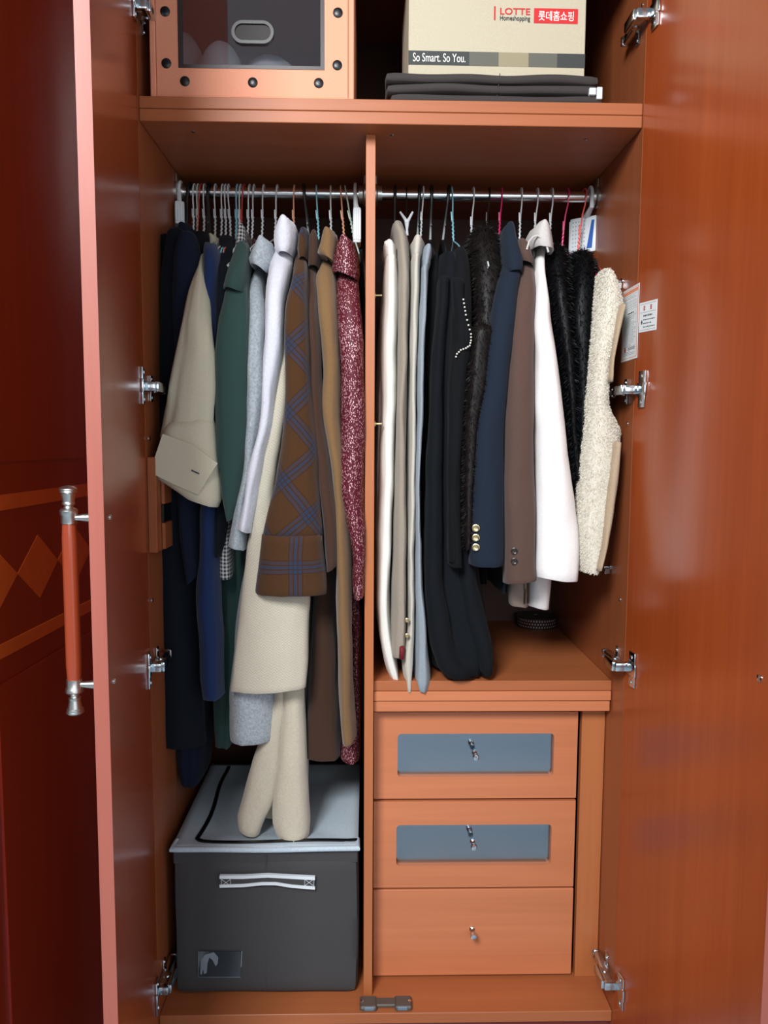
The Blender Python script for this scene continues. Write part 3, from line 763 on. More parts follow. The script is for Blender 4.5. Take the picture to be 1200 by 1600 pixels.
F_CREAM = herring('cream_herringbone', (176, 168, 148), (212, 204, 186), .006); F_CREAM2 = fabric('cream_mohair', (190, 180, 158), (208, 198, 178), 260, .45, .4)
F_PLAID = plaid('brown_plaid_wool', (62, 40, 22), (30, 54, 82), (32, 26, 28), .088, math.radians(48)); F_PLAIDC = plaid('brown_plaid_cuff', (62, 40, 22), (30, 54, 82), (32, 26, 28), .088, 0, (.37, .17))
F_BROWN = fabric('dark_brown_wool', (60, 40, 30), None, 500, .25, .15); F_CAMEL = fabric('camel_wool', (112, 85, 55), None, 500, .25, .2)
F_WINE = speckle('burgundy_tweed', (88, 20, 34), (232, 186, 190), 1000, .87); F_WINE2 = F_WINE
F_HOUND = check('houndstooth', (30, 30, 32), (206, 206, 204), .0075)

g = garment('trousers', 'black trousers clipped at the far left end of the rail', 'trousers', 292)
loft('leg', [(372, 252, 276), (450, 249, 275), (600, 247, 277), (800, 246, 280), (1000, 246, 285), (1110, 247, 286)], F_BLACK, g, Y=.16, hd=.13, back=.75, e=3, fold=.05, seed=1)
g = garment('coat', 'long midnight-navy coat whose hem reaches down beside the storage box', 'coat', 304)
slab('body', F_NAVY, g, hook_x(304), .53, seed=2, lean=.0)
loft('sleeve', [(368, 264, 292), (420, 256, 292), (560, 250, 290), (700, 248, 300), (850, 246, 308), (950, 247, 310), (1060, 248, 316), (1158, 248, 323)], F_NAVY, g, Y=.13, hd=.04, fold=.05, nf=4, seed=3)
g = garment('dress', 'dark ink-blue dress with the lowest hem at the left', 'dress', 310)
loft('body', [(366, 290, 306), (420, 280, 312), (600, 276, 320), (850, 274, 322), (1050, 276, 322), (1150, 282, 326), (1206, 292, 322)], F_INK, g, Y=.24, hd=.09, fold=.06, nf=4, seed=4)
g = garment('jacket', 'dark ink-blue jacket with a frayed cuff below the beige shirt', 'jacket', 314)
slab('body', F_BLACK, g, hook_x(314)+.002, .95, seed=5)
loft('sleeve', [(372, 280, 306), (420, 272, 312), (600, 276, 312), (780, 280, 310), (840, 284, 313), (880, 288, 316), ((294, 910), (315, 893))], F_INK, g, Y=.10, hd=.035, fold=.05, nf=3, seed=6)
g = garment('jacket', 'black jacket hanging just left of the beige shirt', 'jacket', 320)
slab('body', F_BLACK, g, hook_x(322), .9, seed=7, drop=-.006)
loft('sleeve', [(372, 302, 326), (420, 294, 326), (600, 292, 326), (780, 290, 322)], F_BLACK, g, Y=.14, hd=.035, fold=.04, seed=8)

g = garment('shirt', 'beige shirt with a big turned-back cuff, hung over the dark clothes', 'shirt', 337)
slab('body', F_BEIGE, g, hook_x(337), .985, seed=9, hd=.14, Yc=.30)
loft('collar', [(372, 329, 338), (378, 327, 348), (392, 324, 352), (402, 322, 348)], F_BEIGE, g, Y=.24, hd=.04, seed=2)
loft('shirt_tail', [(780, 306, 326), (830, 307, 324), (860, 310, 320), (876, 314, 318)], F_BEIGE, g, Y=.17, hd=.03, seed=3, bot='flat')
sleeve([(392, 320, 327), (412, 314, 324), (447, 299, 326), (492, 288, 330), (540, 278, 335), (600, 267, 338), (640, 260, 336), (664, 256, 335), ((253, 682), (338, 672))], F_BEIGE, g, Y=.045, hd=.032, fold=.075, nf=5, seed=10, fold_pow=.6, rough=.002)
loft('cuff', [((254, 676), (337, 664)), ((246, 706), (341, 706)), ((238, 730), (345, 742)), ((236, 740), (347, 762)), ((252, 750), (347, 780)), ((282, 772), (341, 792))], F_BEIGE, g, Y=.040, hd=.036, e=2.2, fold=.02, seed=11, label='wide turned-back cuff with a buttonhole')
fl = [at(x, y, .0) for x, y in ((254, 678), (300, 694), (340, 724), (309, 773), (270, 756), (234, 738))]
q = MB().prism(fl, (0, .003, 0)).build('cuff_flap', F_BEIGE, g); recalc(q)
p0, p1 = at(299, 735, -.002), at(311, 740, -.002)
MB().prism([p0+Vector((0, 0, .0012)), p1+Vector((0, 0, .0012)), p1-Vector((0, 0, .0012)), p0-Vector((0, 0, .0012))], (0, .002, 0)).build('buttonhole', INKD, g)

g = garment('coat', 'royal blue coat between the beige shirt and the green coat', 'coat', 348)
slab('body', F_BLUE, g, hook_x(348), .68, seed=12)
loft('sleeve', [(386, 322, 343, .16), (400, 320, 345, .12), (450, 322, 344), (600, 322, 346), (760, 318, 346), (810, 316, 344), (870, 315, 343), (930, 310, 346), (985, 312, 347), (1040, 316, 348), (1085, 320, 350)], F_BLUE, g, Y=.10, hd=.045, fold=.04, nf=4, seed=13)
g = garment('blazer', 'midnight-navy blazer between the royal blue coat and the green coat', 'blazer', 356)
slab('body', F_NAVY, g, hook_x(356), .95, seed=14)
loft('sleeve', [(376, 346, 368, .2), (410, 343, 366, .14), (450, 340, 362), (600, 338, 356), (700, 338, 353), (790, 337, 356), (830, 338, 355), (868, 340, 347)], F_NAVY, g, Y=.09, hd=.035, seed=15)
g = garment('jacket', 'black and white houndstooth jacket mostly hidden behind the green coat', 'jacket', 376)
slab('body', F_HOUND, g, hook_x(374), .95, seed=16, hd=.16)
loft('collar', [(360, 380, 386), (366, 376, 390), (384, 372, 391), (404, 368, 388), (420, 362, 380)], F_HOUND, g, Y=.20, hd=.05, seed=16)
loft('sleeve', [(420, 352, 372), (600, 348, 368), (760, 348, 364), (840, 347, 364), (898, 345, 365)], F_HOUND, g, Y=.12, hd=.035, seed=17)
g = garment('coat', 'bottle-green wool coat with notched collar', 'coat', 390)
loft('body', [(396, 372, 392, .2), (450, 366, 394, .17), (700, 352, 392, .16), (900, 338, 388, .16), (1000, 334, 380, .16), (1100, 329, 372, .16), (1166, 332, 364, .16)], F_GREEN, g, Y=.16, hd=.12, back=.85, e=2.8, fold=.05, nf=5, seed=18)
sleeve([(388, 374, 392), (410, 367, 392), (447, 356, 390), (485, 347, 390), (523, 341, 390), (560, 338, 390), (613, 337, 389), (677, 339, 388), (727, 342, 386), (770, 348, 379), (798, 354, 369), (810, 358, 364)], F_GREEN, g, Y=.055, hd=.04, seed=19, fold=.025)
loft('collar', [(386, 376, 391), (392, 371, 392), ((358, 424), (391, 408)), ((352, 447), (388, 436)), ((352, 452), (386, 460))], F_GREEN, g, Y=.05, hd=.045, shoulder=.09, seed=20)
g = garment('knit_dress', 'dark maroon knitted garment half hidden beside the green coat', 'dress', 398)
loft('body', [(376, 392, 404), (400, 388, 408), (500, 388, 412), (700, 386, 412), (900, 384, 410)], F_MAROON, g, Y=.19, hd=.12, back=.8, seed=21)
g = garment('coat', 'light grey wool coat with rolled collar and pale blue-grey hem', 'coat', 412)
loft('body', [(430, 398, 418, .18), (600, 392, 424, .15), (800, 386, 430, .12), (870, 381, 430, .10), (940, 367, 430, .09), (1027, 358, 430, .08), (1078, 351, 430, .075), (1130, 350, 431, .075), (1160, 350, 429, .075)], F_GREY, g, Y=.10, hd=.1, back=.85, e=2.6, fold=.02, nf=4, seed=22)
sm = [at(x, y, .083) for x, y in ((385, 1076), (386, 1110), (388, 1140), (389, 1160))]
MB().tube(sm, .0012, 6).build('seam', F_LAV, g)
sleeve([(424, 400, 414), (450, 391, 415), (490, 389, 416), (523, 389, 416), (613, 387, 413), (660, 386, 408), (708, 384, 400), (745, 379, 393), (778, 372, 389), (815, 365, 388), ((358, 848), (386, 858))], F_GREY, g, Y=.065, hd=.04, seed=23)
loft('collar', [(380, 408, 418), (386, 402, 427), (396, 396, 431), ((391, 408), (429, 418)), ((394, 416), (424, 432))], F_GREY, g, Y=.115, hd=.055, seed=24, label='rolled collar')
g = garment('coat', 'pale lavender fuzzy coat with a high rolled collar', 'coat', 433)
slab('body', F_LAV, g, hook_x(433)+.004, .70, seed=25, drop=.03)
sleeve([(386, 432, 456), (406, 424, 458), (430, 420, 454), (460, 416, 449), (490, 415, 446), (523, 414, 444), (566, 413, 440), (600, 411, 434), (645, 407, 428), (690, 400, 420), (734, 390, 413), (784, 382, 402), ((375, 824), (394, 831))], F_LAV, g, Y=.045, hd=.042, seed=26)
loft('collar', [(350, 440, 456), (355, 435, 463), (366, 430, 467), (380, 429, 466), ((431, 392), (463, 394)), ((436, 400), (458, 404))], F_LAV, g, Y=.11, hd=.06, seed=27, label='thick rolled collar')
sm = [at(x, y, .0) for x, y in ((390, 730), (401, 733), (412, 735))]
g = garment('coat', 'long cream herringbone coat with the widest sleeve and a wavy hem on the box lid', 'coat', 460)
loft('body', [(420, 446, 466, .16), (700, 430, 475, .15), (900, 420, 480, .14), (1040, 425, 480, .15), (1120, 418, 478, .15), (1200, 404, 476, .15), (1276, 398, 474, .15)], F_CREAM2, g, Y=.13, hd=.1, back=.9, fold=.03, seed=28, e=2.8)
loft('hem_fold', [(1040, 428, 446), (1085, 426, 450), (1150, 407, 444), (1200, 392, 440), (1245, 381, 430), (1272, 373, 418), ((374, 1290), (407, 1298))], F_CREAM2, g, Y=.115, hd=.03, fold=.02, seed=29, label='left wave of the hem')
loft('hem_fold', [(1060, 442, 474), (1120, 440, 477), (1182, 434, 479), (1240, 428, 482), (1280, 427, 485), ((437, 1305), (484, 1303))], F_CREAM2, g, Y=.11, hd=.036, fold=.02, seed=30, label='right wave of the hem')
sleeve([(480, 436, 456), (520, 438, 458), (566, 434, 452), (600, 430, 450), (640, 425, 447), (690, 414, 440), (740, 404, 432), (787, 398, 430), (835, 390, 440), (870, 385, 470), (925, 378, 484), (980, 372, 482), (1030, 366, 480), ((359, 1076), (476, 1073))], F_CREAM, g, Y=.055, hd=.03, seed=31, fold=.015, e=2.6)
g = garment('coat', 'brown and blue plaid wool coat with a wide cuff', 'coat', 476)
slab('body', F_PLAID, g, hook_x(476), .75, seed=32, drop=.012)
loft('collar', [(366, 470, 482), (374, 466, 484), (392, 464, 484), (410, 466, 482)], F_PLAID, g, Y=.12, hd=.05, seed=33)
sleeve([(396, 464, 480), (420, 460, 481), (447, 456, 482), (480, 448, 483), (523, 446, 484), (570, 447, 485), (600, 447, 486), (645, 444, 490), (692, 440, 495), (756, 428, 498), (803, 418, 501), ((411, 836), (504, 836))], F_PLAID, g, Y=.03, hd=.035, seed=34, fold=.012, e=2.6)
loft('cuff', [((411, 834), (504, 834)), ((407, 862), (507, 862)), ((403, 895), (510, 893)), ((400, 921), (512, 918)), ((401, 925), (511, 927))], F_PLAIDC, g, Y=.028, hd=.038, seed=35, e=2.6, top='flat', label='cuff with straight plaid lines')
g = garment('coat', 'long dark brown coat between the plaid and the camel coats', 'coat', 495)
loft('body', [(420, 484, 502, .16), (600, 484, 510, .15), (800, 490, 520, .14), (900, 488, 524), (977, 483, 526), (1060, 478, 530), (1129, 473, 534), (1184, 472, 535)], F_BROWN, g, Y=.12, hd=.11, back=.85, e=2.8, fold=.03, nf=5, seed=36)
loft('collar', [(372, 488, 498), (382, 482, 501), (408, 480, 502), (424, 480, 500)], F_BROWN, g, Y=.13, hd=.05, seed=37)
sleeve([(412, 479, 498), (440, 478, 497), (490, 479, 499), (523, 480, 501), (588, 483, 503), (640, 486, 506), (677, 489, 510), (746, 497, 520), (813, 503, 530), (850, 506, 531), ((510, 893), (529, 880))], F_BROWN, g, Y=.06, hd=.04, seed=38)
g = garment('coat', 'camel wool coat with stand-up collar beside the burgundy coat', 'coat', 517)
slab('body', F_CAMEL, g, hook_x(517), .62, seed=39, drop=.02)
sleeve([(402, 504, 523), (420, 500, 524), (441, 493, 526), (490, 496, 529), (540, 503, 532), (590, 506, 534), (635, 501, 534), (661, 505, 534), (718, 514, 537), (772, 520, 541), (810, 522, 546), (860, 524, 549), (945, 526, 549), (1072, 530, 552), (1110, 532, 554), ((535, 1158), (556, 1150))], F_CAMEL, g, Y=.075, hd=.045, seed=40, fold=.04)
loft('collar', [(366, 506, 518), (370, 503, 525), (384, 500, 528), ((495, 398), (528, 398)), ((499, 403), (526, 412)), ((510, 408), (526, 420))], F_CAMEL, g, Y=.115, hd=.055, seed=41, label='stand-up collar')
g = garment('coat', 'burgundy tweed coat flecked with glittering thread beside the divider', 'coat', 533)
loft('body', [(430, 530, 560, .17), (700, 532, 566, .16), (900, 538, 566, .15), (1000, 545, 565, .14), (1100, 548, 565), (1150, 538, 565), (1188, 528, 564)], F_WINE, g, Y=.13, hd=.11, back=.85, e=2.8, fold=.03, seed=42)
sleeve([(408, 530, 556), (430, 527, 558), (470, 527, 564), (539, 529, 569), (600, 532, 570), (677, 532, 571), (720, 530, 571), (760, 531, 571), (803, 539, 571), (867, 550, 571), (905, 551, 571), ((554, 932), (569, 926))], F_WINE, g, Y=.07, hd=.045, seed=43)
loft('collar', [(380, 532, 546), (386, 527, 554), (404, 522, 560), ((519, 426), (562, 428)), ((521, 430), (560, 444))], F_WINE, g, Y=.11, hd=.06, seed=44)
g = garment('jacket', 'thin black garment squeezed between burgundy coat and divider', 'jacket', 541)
loft('body', [(396, 560, 568), (500, 562, 570), (700, 562, 570), (900, 560, 568), (1000, 560, 567)], F_BLACK, g, Y=.2, hd=.12, back=.6, seed=45)

# ------------------------------------------------------------------ clothes, right bay
F_WHITE = fabric('winter_white', (214, 212, 204), None, 600, .12, .05, .85); F_WHITEC = fabric('soft_white_wool', (226, 222, 220), None, 600, .12, .1, .85)
F_TAUPE = fabric('taupe_wool', (142, 132, 118), (160, 150, 136), 500, .25); F_OAT = fabric('oatmeal_wool', (186, 180, 166), (204, 198, 186), 500, .25); F_HEATH = fabric('heather_grey', (132, 143, 152), (156, 166, 174), 420, .3)
F_JET = fabric('jet_crepe', (11, 15, 20), None, 500, .15, .02); F_BLZ = fabric('navy_blazer_wool', (24, 33, 46), None, 500, .2, .05); F_BRN = fabric('mocha_wool', (82, 62, 55)); F_TPS = fabric('taupe_sleeve', (150, 132, 120)); F_LINING = plain('red_lining', (120, 18, 36), .6)
FUR_B = fabric('black_fur', (4, 5, 7), (8, 9, 12), 200, .2, 0, .5); FUR_D = fabric('dark_brown_fur', (10, 9, 9), (34, 28, 26), 60, .2, 0, .5); FUR_W = fabric('cream_shearling', (206, 198, 180), (226, 220, 206), 120, .6, .4, .95); SUEDE = fabric('cream_suede', (164, 144, 120), None, 300, .15)
BTN_D = plain('horn_button', (44, 36, 34), .3)

g = garment('trousers', 'winter-white trousers folded next to the divider', 'trousers', 617, .65, GR)
loft('leg', [(400, 603, 622), (450, 598, 624), (560, 596, 623), (640, 594, 622), (760, 590, 619), (840, 588, 615), (910, 587, 612), (970, 588, 613), (1022, 595, 619), (1052, 604, 624), ((613, 1070), (626, 1064))], F_WHITE, g, Y=.085, hd=.13, back=.9, e=2.6, fold=.03, nf=5, seed=50)
loft('waistband', [(378, 601, 617), (384, 599, 621), (398, 600, 621), ((603, 404), (621, 400))], F_WHITE, g, Y=.10, hd=.1, back=.8, e=2.6, seed=51)
loft('leg', [(410, 600, 612), (560, 590, 602), (700, 586, 598), (850, 585, 594), (960, 586, 600)], F_WHITE, g, Y=.15, hd=.09, back=.9, seed=52)
g = garment('skirt', 'taupe wool skirt clipped up with two gold buttons near its hem', 'skirt', 635, .68, GR)
loft('body', [(346, 613, 629), (352, 612, 632), (376, 618, 639), (440, 620, 642), (520, 620, 640), (640, 618, 637), (760, 616, 637), (880, 614, 638), (960, 612, 639), (1026, 608, 638)], F_TAUPE, g, Y=.075, hd=.10, back=.85, shoulder=.06, e=2.6, fold=.03, nf=5, seed=53)
for y in (969, 993): button(g, 636, y, .052, .0045, GOLD)
loft('lining', [(1012, 623, 631), (1029, 623, 632)], F_LINING, g, Y=.062, hd=.012, seed=2, bot='flat', label='red lining')
g = garment('trousers', 'oatmeal trousers hanging beside the taupe skirt', 'trousers', 655, .64, GR)
loft('waistband', [(370, 645, 661), (376, 642, 665), (394, 642, 662), (404, 643, 658)], F_OAT, g, Y=.09, hd=.1, back=.8, seed=54)
loft('leg', [(398, 643, 659), (450, 641, 657), (600, 638, 652), (800, 636, 650), (900, 637, 650), (980, 637, 649), (1034, 629, 648), (1080, 637, 646)], F_OAT, g, Y=.07, hd=.12, back=.9, e=2.6, fold=.03, nf=5, seed=55)
g = garment('trousers', 'heather blue-grey trousers, last of the four pale pieces', 'trousers', 661, .64, GR)
loft('waistband', [(386, 662, 675), (392, 659, 678), (412, 657, 675), (422, 657, 671)], F_HEATH, g, Y=.09, hd=.1, back=.8, seed=56)
loft('leg', [(414, 658, 672), (460, 656, 670), (580, 652, 666), (720, 648, 660), (840, 648, 660), (930, 648, 663), (1000, 648, 669), (1066, 647, 677), (1080, 652, 672)], F_HEATH, g, Y=.065, hd=.12, back=.9, e=2.6, fold=.03, nf=5, seed=57)
g = garment('dress', 'narrow black dress just right of the heather trousers', 'dress', 674, .66, GR)
loft('body', [(398, 676, 684), (430, 668, 690), (600, 662, 690), (800, 660, 694), (960, 664, 704), (1040, 672, 712)], F_BLACK, g, Y=.12, hd=.12, back=.85, e=2.6, seed=58)
g = garment('dress', 'long black crepe dress whose hem pools on the drawer top', 'dress', 700, .66, GR)
loft('body', [(396, 688, 712), (420, 684, 722), (600, 678, 726), (800, 676, 738), (900, 676, 757), (950, 674, 764), (1005, 676, 770), (1032, 680, 769), (1050, 688, 764)], F_JET, g, Y=.09, hd=.11, back=.8, e=2.3, fold=.055, nf=5, seed=59, bot='flat')
loft('hem_fold', [(440, 682, 700), (600, 672, 692), (800, 664, 690), (905, 662, 690), (960, 666, 700), ((672, 1005), (712, 1012)), ((682, 1040), (730, 1042)), ((692, 1054), (742, 1054))], F_JET, g, Y=.085, hd=.035, bot='flat', seed=60, e=2.1)
loft('hem_fold', [(440, 700, 716), (600, 698, 722), (800, 704, 730), (900, 712, 744), ((722, 960), (756, 956)), ((734, 1005), (767, 1000)), ((744, 1038), (770, 1028)), ((750, 1052), (768, 1044))], F_JET, g, Y=.095, hd=.04, bot='flat', seed=61, e=2.1)
g = garment('cardigan', 'black cardigan with a wavy string of pearl trim', 'cardigan', 707, .8, GR)
loft('body', [(394, 706, 724), (420, 702, 732), (500, 702, 736), (600, 700, 728), (700, 698, 721), (800, 698, 719), (880, 700, 720)], F_BLACK, g, Y=.075, hd=.05, shoulder=.08, e=2.4, fold=.03, seed=62)
pp = [(724, 468), (726, 480), (728, 492), (732, 508), (736, 522), (736, 532), (734, 540), (728, 544), (720, 547), (714, 553), (711, 562)]
for i in range(len(pp)-1):
    for t in (0, .5):
        x = pp[i][0]*(1-t)+pp[i+1][0]*t; y = pp[i][1]*(1-t)+pp[i+1][1]*t
        p = at(x, y, .022)
        flat_smooth(MB().lathe(p, (0, -1, 0), [(-.002, .0007), (-.0012, .0016), (0, .002), (.0012, .0016), (.002, .0007)], 8).build('pearl', PEARL, g))
loft('panel', [(440, 706, 724), (480, 708, 727), (520, 710, 738), (545, 706, 735), (600, 702, 727), (680, 700, 720), (800, 699, 718), (878, 701, 719)], F_BLACK, g, Y=.045, hd=.018, seed=63)
g = garment('coat', 'black coat with dark fur collar and long fur edging', 'coat', 752, .8, GR)
slab('body', F_BLACK, g, hook_x(752), .84, seed=64, drop=.02)
o1 = loft('fur_collar', [(370, 736, 770), (385, 730, 782), (420, 734, 786), (480, 736, 782), (540, 735, 772)], FUR_D, g, Y=.10, hd=.05, shoulder=.07, seed=65)
o2 = loft('fur_edging', [(520, 735, 772), (580, 730, 764), (640, 727, 752), (700, 724, 746), (780, 722, 738), (830, 722, 737), (856, 724, 735)], FUR_D, g, Y=.05, hd=.03, seed=66)
fur(o1, 6000, .011, .0005, FUR_D, g, 1); fur(o2, 5000, .009, .0005, FUR_D, g, 2)
g = garment('blazer', 'navy blazer with three gold cuff buttons', 'blazer', 783, .8, GR)
slab('body', F_BLZ, g, hook_x(783), .82, seed=67, drop=.01)
sleeve([(384, 788, 810), (420, 782, 813), (455, 772, 810), (500, 765, 806), (545, 759, 800), (592, 752, 795), (640, 746, 790), (680, 741, 788), (760, 735, 787), (830, 733, 787), ((733, 882), (787, 880))], F_BLZ, g, Y=.045, hd=.036, seed=68, fold=.015)
loft('collar', [(358, 786, 798), (364, 781, 802), (384, 780, 806), (410, 782, 812), (430, 786, 812)], F_BLZ, g, Y=.07, hd=.05, shoulder=.09, seed=69)
for y in (825, 840, 855): button(g, 743.5, y, .012, .0074, GOLD)
g = garment('blazer', 'mocha brown blazer with two dark cuff buttons', 'blazer', 814, .78, GR)
slab('body', F_BRN, g, hook_x(814), .80, seed=70, drop=.015)
sleeve([(396, 812, 828), (412, 809, 832), (440, 804, 834), (480, 799, 834), (540, 795, 833), (592, 789, 833), (650, 787, 833), (720, 785, 834), (800, 786, 835), (860, 787, 836), ((788, 909), (838, 903))], F_BRN, g, Y=.045, hd=.036, seed=71, fold=.02)
loft('collar', [(383, 806, 816), (388, 803, 823), ((803, 402), (830, 402)), ((808, 412), (832, 420))], F_BRN, g, Y=.095, hd=.045, seed=72)
for y in (861, 877): button(g, 804, y, .012, .0072, BTN_D)
g = garment('blouse', 'taupe blouse whose sleeve end shows below the brown blazer', 'blouse', 806, .76, GR)
loft('sleeve', [(430, 806, 822), (600, 800, 824), (800, 796, 826), (880, 795, 826), (920, 794, 825), ((796, 942), (823, 946))], F_TPS, g, Y=.16, hd=.03, seed=73)
g = garment('shirt', 'white shirt whose sleeve end shows below the white coat', 'shirt', 828, .76, GR)
loft('sleeve', [(430, 824, 842), (600, 824, 846), (800, 826, 856), (900, 826, 860), ((824, 943), (856, 948))], F_WHITEC, g, Y=.15, hd=.035, seed=74)
g = garment('coat', 'white wool coat with a pale rounded hood collar', 'coat', 839, .8, GR)
slab('body', F_WHITEC, g, hook_x(839), .8, seed=75, drop=.03)
sleeve([(392, 836, 850), (410, 834, 850), (440, 834, 852), (504, 832, 858), (560, 834, 867), (600, 834, 872), (660, 835, 880), (760, 836, 891), (832, 836, 903), (870, 836, 903), ((837, 899), (900, 905))], F_WHITEC, g, Y=.045, hd=.036, seed=76, fold=.015)
hood = fabric('pale_hood_wool', (188, 184, 180), None, 500, .15, .1)
o = loft('hood', [(355, 835, 847), (360, 829, 853), (370, 824, 857), (382, 822, 859), ((824, 392), (860, 398))], hood, g, Y=.11, hd=.06, seed=77, label='rounded hood collar')
rim = [at(x, y, .052) for x, y in ((823, 390), (827, 377), (833, 370), (840, 368), (848, 373), (854, 383), (857, 394))]
flat_smooth(MB().tube(rim, .002, 8).build('hood_rim', hood, g))
for (nm, lab, px, rows, seed) in (
  ('fur_vest', 'left one of the two black fur vests, beside the white coat', 862, [(388, 852, 872), (402, 846, 886), (450, 850, 892), (504, 857, 896), (560, 865, 898), (620, 876, 898), (690, 884, 902), (750, 892, 906)], 80),
  ('fur_vest', 'right one of the two black fur vests, beside the shearling vest', 885, [(398, 896, 912), (412, 888, 928), (450, 884, 934), (500, 884, 928), (560, 888, 922), (620, 890, 914), (700, 894, 910), (770, 897, 905)], 81)):
    g = garment(nm, lab, 'vest', px, .9, GR)
    o = loft('body', rows, FUR_B, g, Y=.085, hd=.06, shoulder=.07, e=2.3, back=.3, fold=.05, nf=5, seed=seed)
    fur(o, 12000, .010, .0006, FUR_B, g, seed)
g = garment('shearling_vest', 'cream shearling vest at the right end of the rail', 'vest', 912, .82, GR)
o = loft('body', [(430, 935, 950), (444, 932, 960), (462, 930, 968), (482, 927, 971), (516, 922, 964), (560, 918, 953), (600, 915, 948), (632, 912, 947), (656, 910, 959), (672, 908, 965), (730, 904, 961), (800, 901, 953), (850, 902, 943), ((906, 888), (930, 893))], FUR_W, g, Y=.05, hd=.045, e=2.2, fold=.02, seed=82)
fur(o, 30000, .0030, .0007, FUR_W, g, 83, .9, .4)
loft('armhole', [(484, 956, 968), (510, 950, 964), (550, 945, 955), (600, 939, 949)], SUEDE, g, Y=.046, hd=.052, seed=84, bot='flat', label='smooth suede armhole facing')
loft('side_panel', [(690, 946, 960), (740, 939, 959), (800, 934, 952), (850, 930, 942), (885, 922, 932)], SUEDE, g, Y=.046, hd=.052, seed=85, bot='flat')

# ------------------------------------------------------------------ ribbon reel on the drawer top
def dots(name, base, dot, n_u, n_v):
    m, nt, b = new_mat(name); L = nt.links
    uv = N(nt, 'ShaderNodeUVMap'); sp = N(nt, 'ShaderNodeSeparateXYZ'); L.new(uv.outputs[0], sp.inputs[0])
    v = math_n(nt, 'MULTIPLY', sp.outputs[1], n_v); row = math_n(nt, 'FLOOR', v)
    u = math_n(nt, 'ADD', math_n(nt, 'MULTIPLY', sp.outputs[0], n_u), math_n(nt, 'MULTIPLY', row, .5))
    a = math_n(nt, 'SUBTRACT', math_n(nt, 'FRACT', u), .5); c = math_n(nt, 'SUBTRACT', math_n(nt, 'FRACT', v), .5)
    d = math_n(nt, 'ADD', math_n(nt, 'MULTIPLY', a, a), math_n(nt, 'MULTIPLY', c, c))
    f = math_n(nt, 'LESS_THAN', d, .055)
    mx = N(nt, 'ShaderNodeMix'); mx.data_type = 'RGBA'; L.new(f, mx.inputs[0]); mx.inputs[6].default_value = lin(base); mx.inputs[7].default_value = lin(dot)
    L.new(mx.outputs[2], b.inputs['Base Color']); b.inputs['Roughness'].default_value = .6
    return m
RIB = dots('dotted_ribbon', (64, 34, 36), (214, 200, 192), 44, 3)
pc = atZ(838, 985, ZD); pf = (pc-CAM); pf.z = 0; pf.normalize(); rad = .053
pc = pc+pf*rad
o = thing('ribbon_reel', 'reel of dark brown ribbon with white polka dots on the drawer top', 'ribbon', (pc.x, pc.y, ZD))
REEL = plain('dark_reel', (62, 54, 52), .4)
flat_smooth(MB().lathe((pc.x, pc.y, ZD), (0, 0, 1), [(0, rad), (.0018, rad), (.002, .012), (.0026, .012)], 40).build('rim', REEL, o))
flat_smooth(MB().lathe((pc.x, pc.y, ZD+.0255), (0, 0, 1), [(0, .012), (0, rad), (.0018, rad), (.0018, .014), (-.003, .013)], 40).build('rim', REEL, o))
vs = []; fs = []; uv = []
for k in range(48):
    a = 2*math.pi*k/48
    for h in (.002, .0255): vs.append((pc.x+(rad-.003)*math.cos(a), pc.y+(rad-.003)*math.sin(a), ZD+h))
for k in range(48):
    j = (k+1) % 48; fs.append((2*k, 2*j, 2*j+1, 2*k+1)); uv.append([(k/48, 0), ((k+1)/48, 0), ((k+1)/48, 1), (k/48, 1)])
mesh_obj('ribbon', vs, fs, RIB, o, uv, True)

# ------------------------------------------------------------------ big fabric storage box on the left floor
F_BOX = fabric('charcoal_canvas', (64, 63, 64), None, 900, .12, .05, .8, .4); F_LID = fabric('pale_grey_vinyl', (176, 190, 200), None, 300, .08, .0, .6, .4)
bx0, bx1, by0, by1, bz = .018, .391, .055, .46, .312
sb = thing('storage_box', 'big charcoal fabric storage box with pale lid on the left floor', 'storage box', ((bx0+bx1)/2, (by0+by1)/2, .001))
def softbox(name, x0, x1, y0, y1, z0, z1, mat, parent, bulge=.006, r=.014, n=14, seed=1, rough=.002, label=None):
    bm = bmesh.new(); bmesh.ops.create_cube(bm, size=1)
    bmesh.ops.subdivide_edges(bm, edges=bm.edges[:], cuts=n, use_grid_fill=True)
    hx, hy, hz = (x1-x0)/2, (y1-y0)/2, (z1-z0)/2; c = Vector(((x0+x1)/2, (y0+y1)/2, (z0+z1)/2))
    rr = min(r, hx*.9, hy*.9, hz*.9)
    for p in bm.verts:
        v = Vector((p.co.x*2*hx, p.co.y*2*hy, p.co.z*2*hz))
        core = Vector((max(-hx+rr, min(hx-rr, v.x)), max(-hy+rr, min(hy-rr, v.y)), max(-hz+rr, min(hz-rr, v.z))))
        d = v-core
        if d.length > 1e-9: v = core+d.normalized()*rr
        fx, fy, fz = 1-abs(v.x/hx)**2, 1-abs(v.y/hy)**2, 1-abs(v.z/hz)**2
        if abs(p.co.y) > .499: v.y += math.copysign(bulge*fx*fz, v.y)
        if abs(p.co.x) > .499: v.x += math.copysign(bulge*.5*fy*fz, v.x)
        if p.co.z > .499: v.z -= bulge*fx*fy
        q = c+v; q += noise.noise_vector(q*9+Vector((seed*5, 0, 0)))*rough
        q.z = max(q.z, z0); p.co = q
    mb = MB().bm(bm); return flat_smooth(mb.build(name, mat, parent, label=label), 60)
softbox('body', bx0, bx1, by0, by1, .001, bz-.016, F_BOX, sb, .002, .014, 18, 1, .0022)
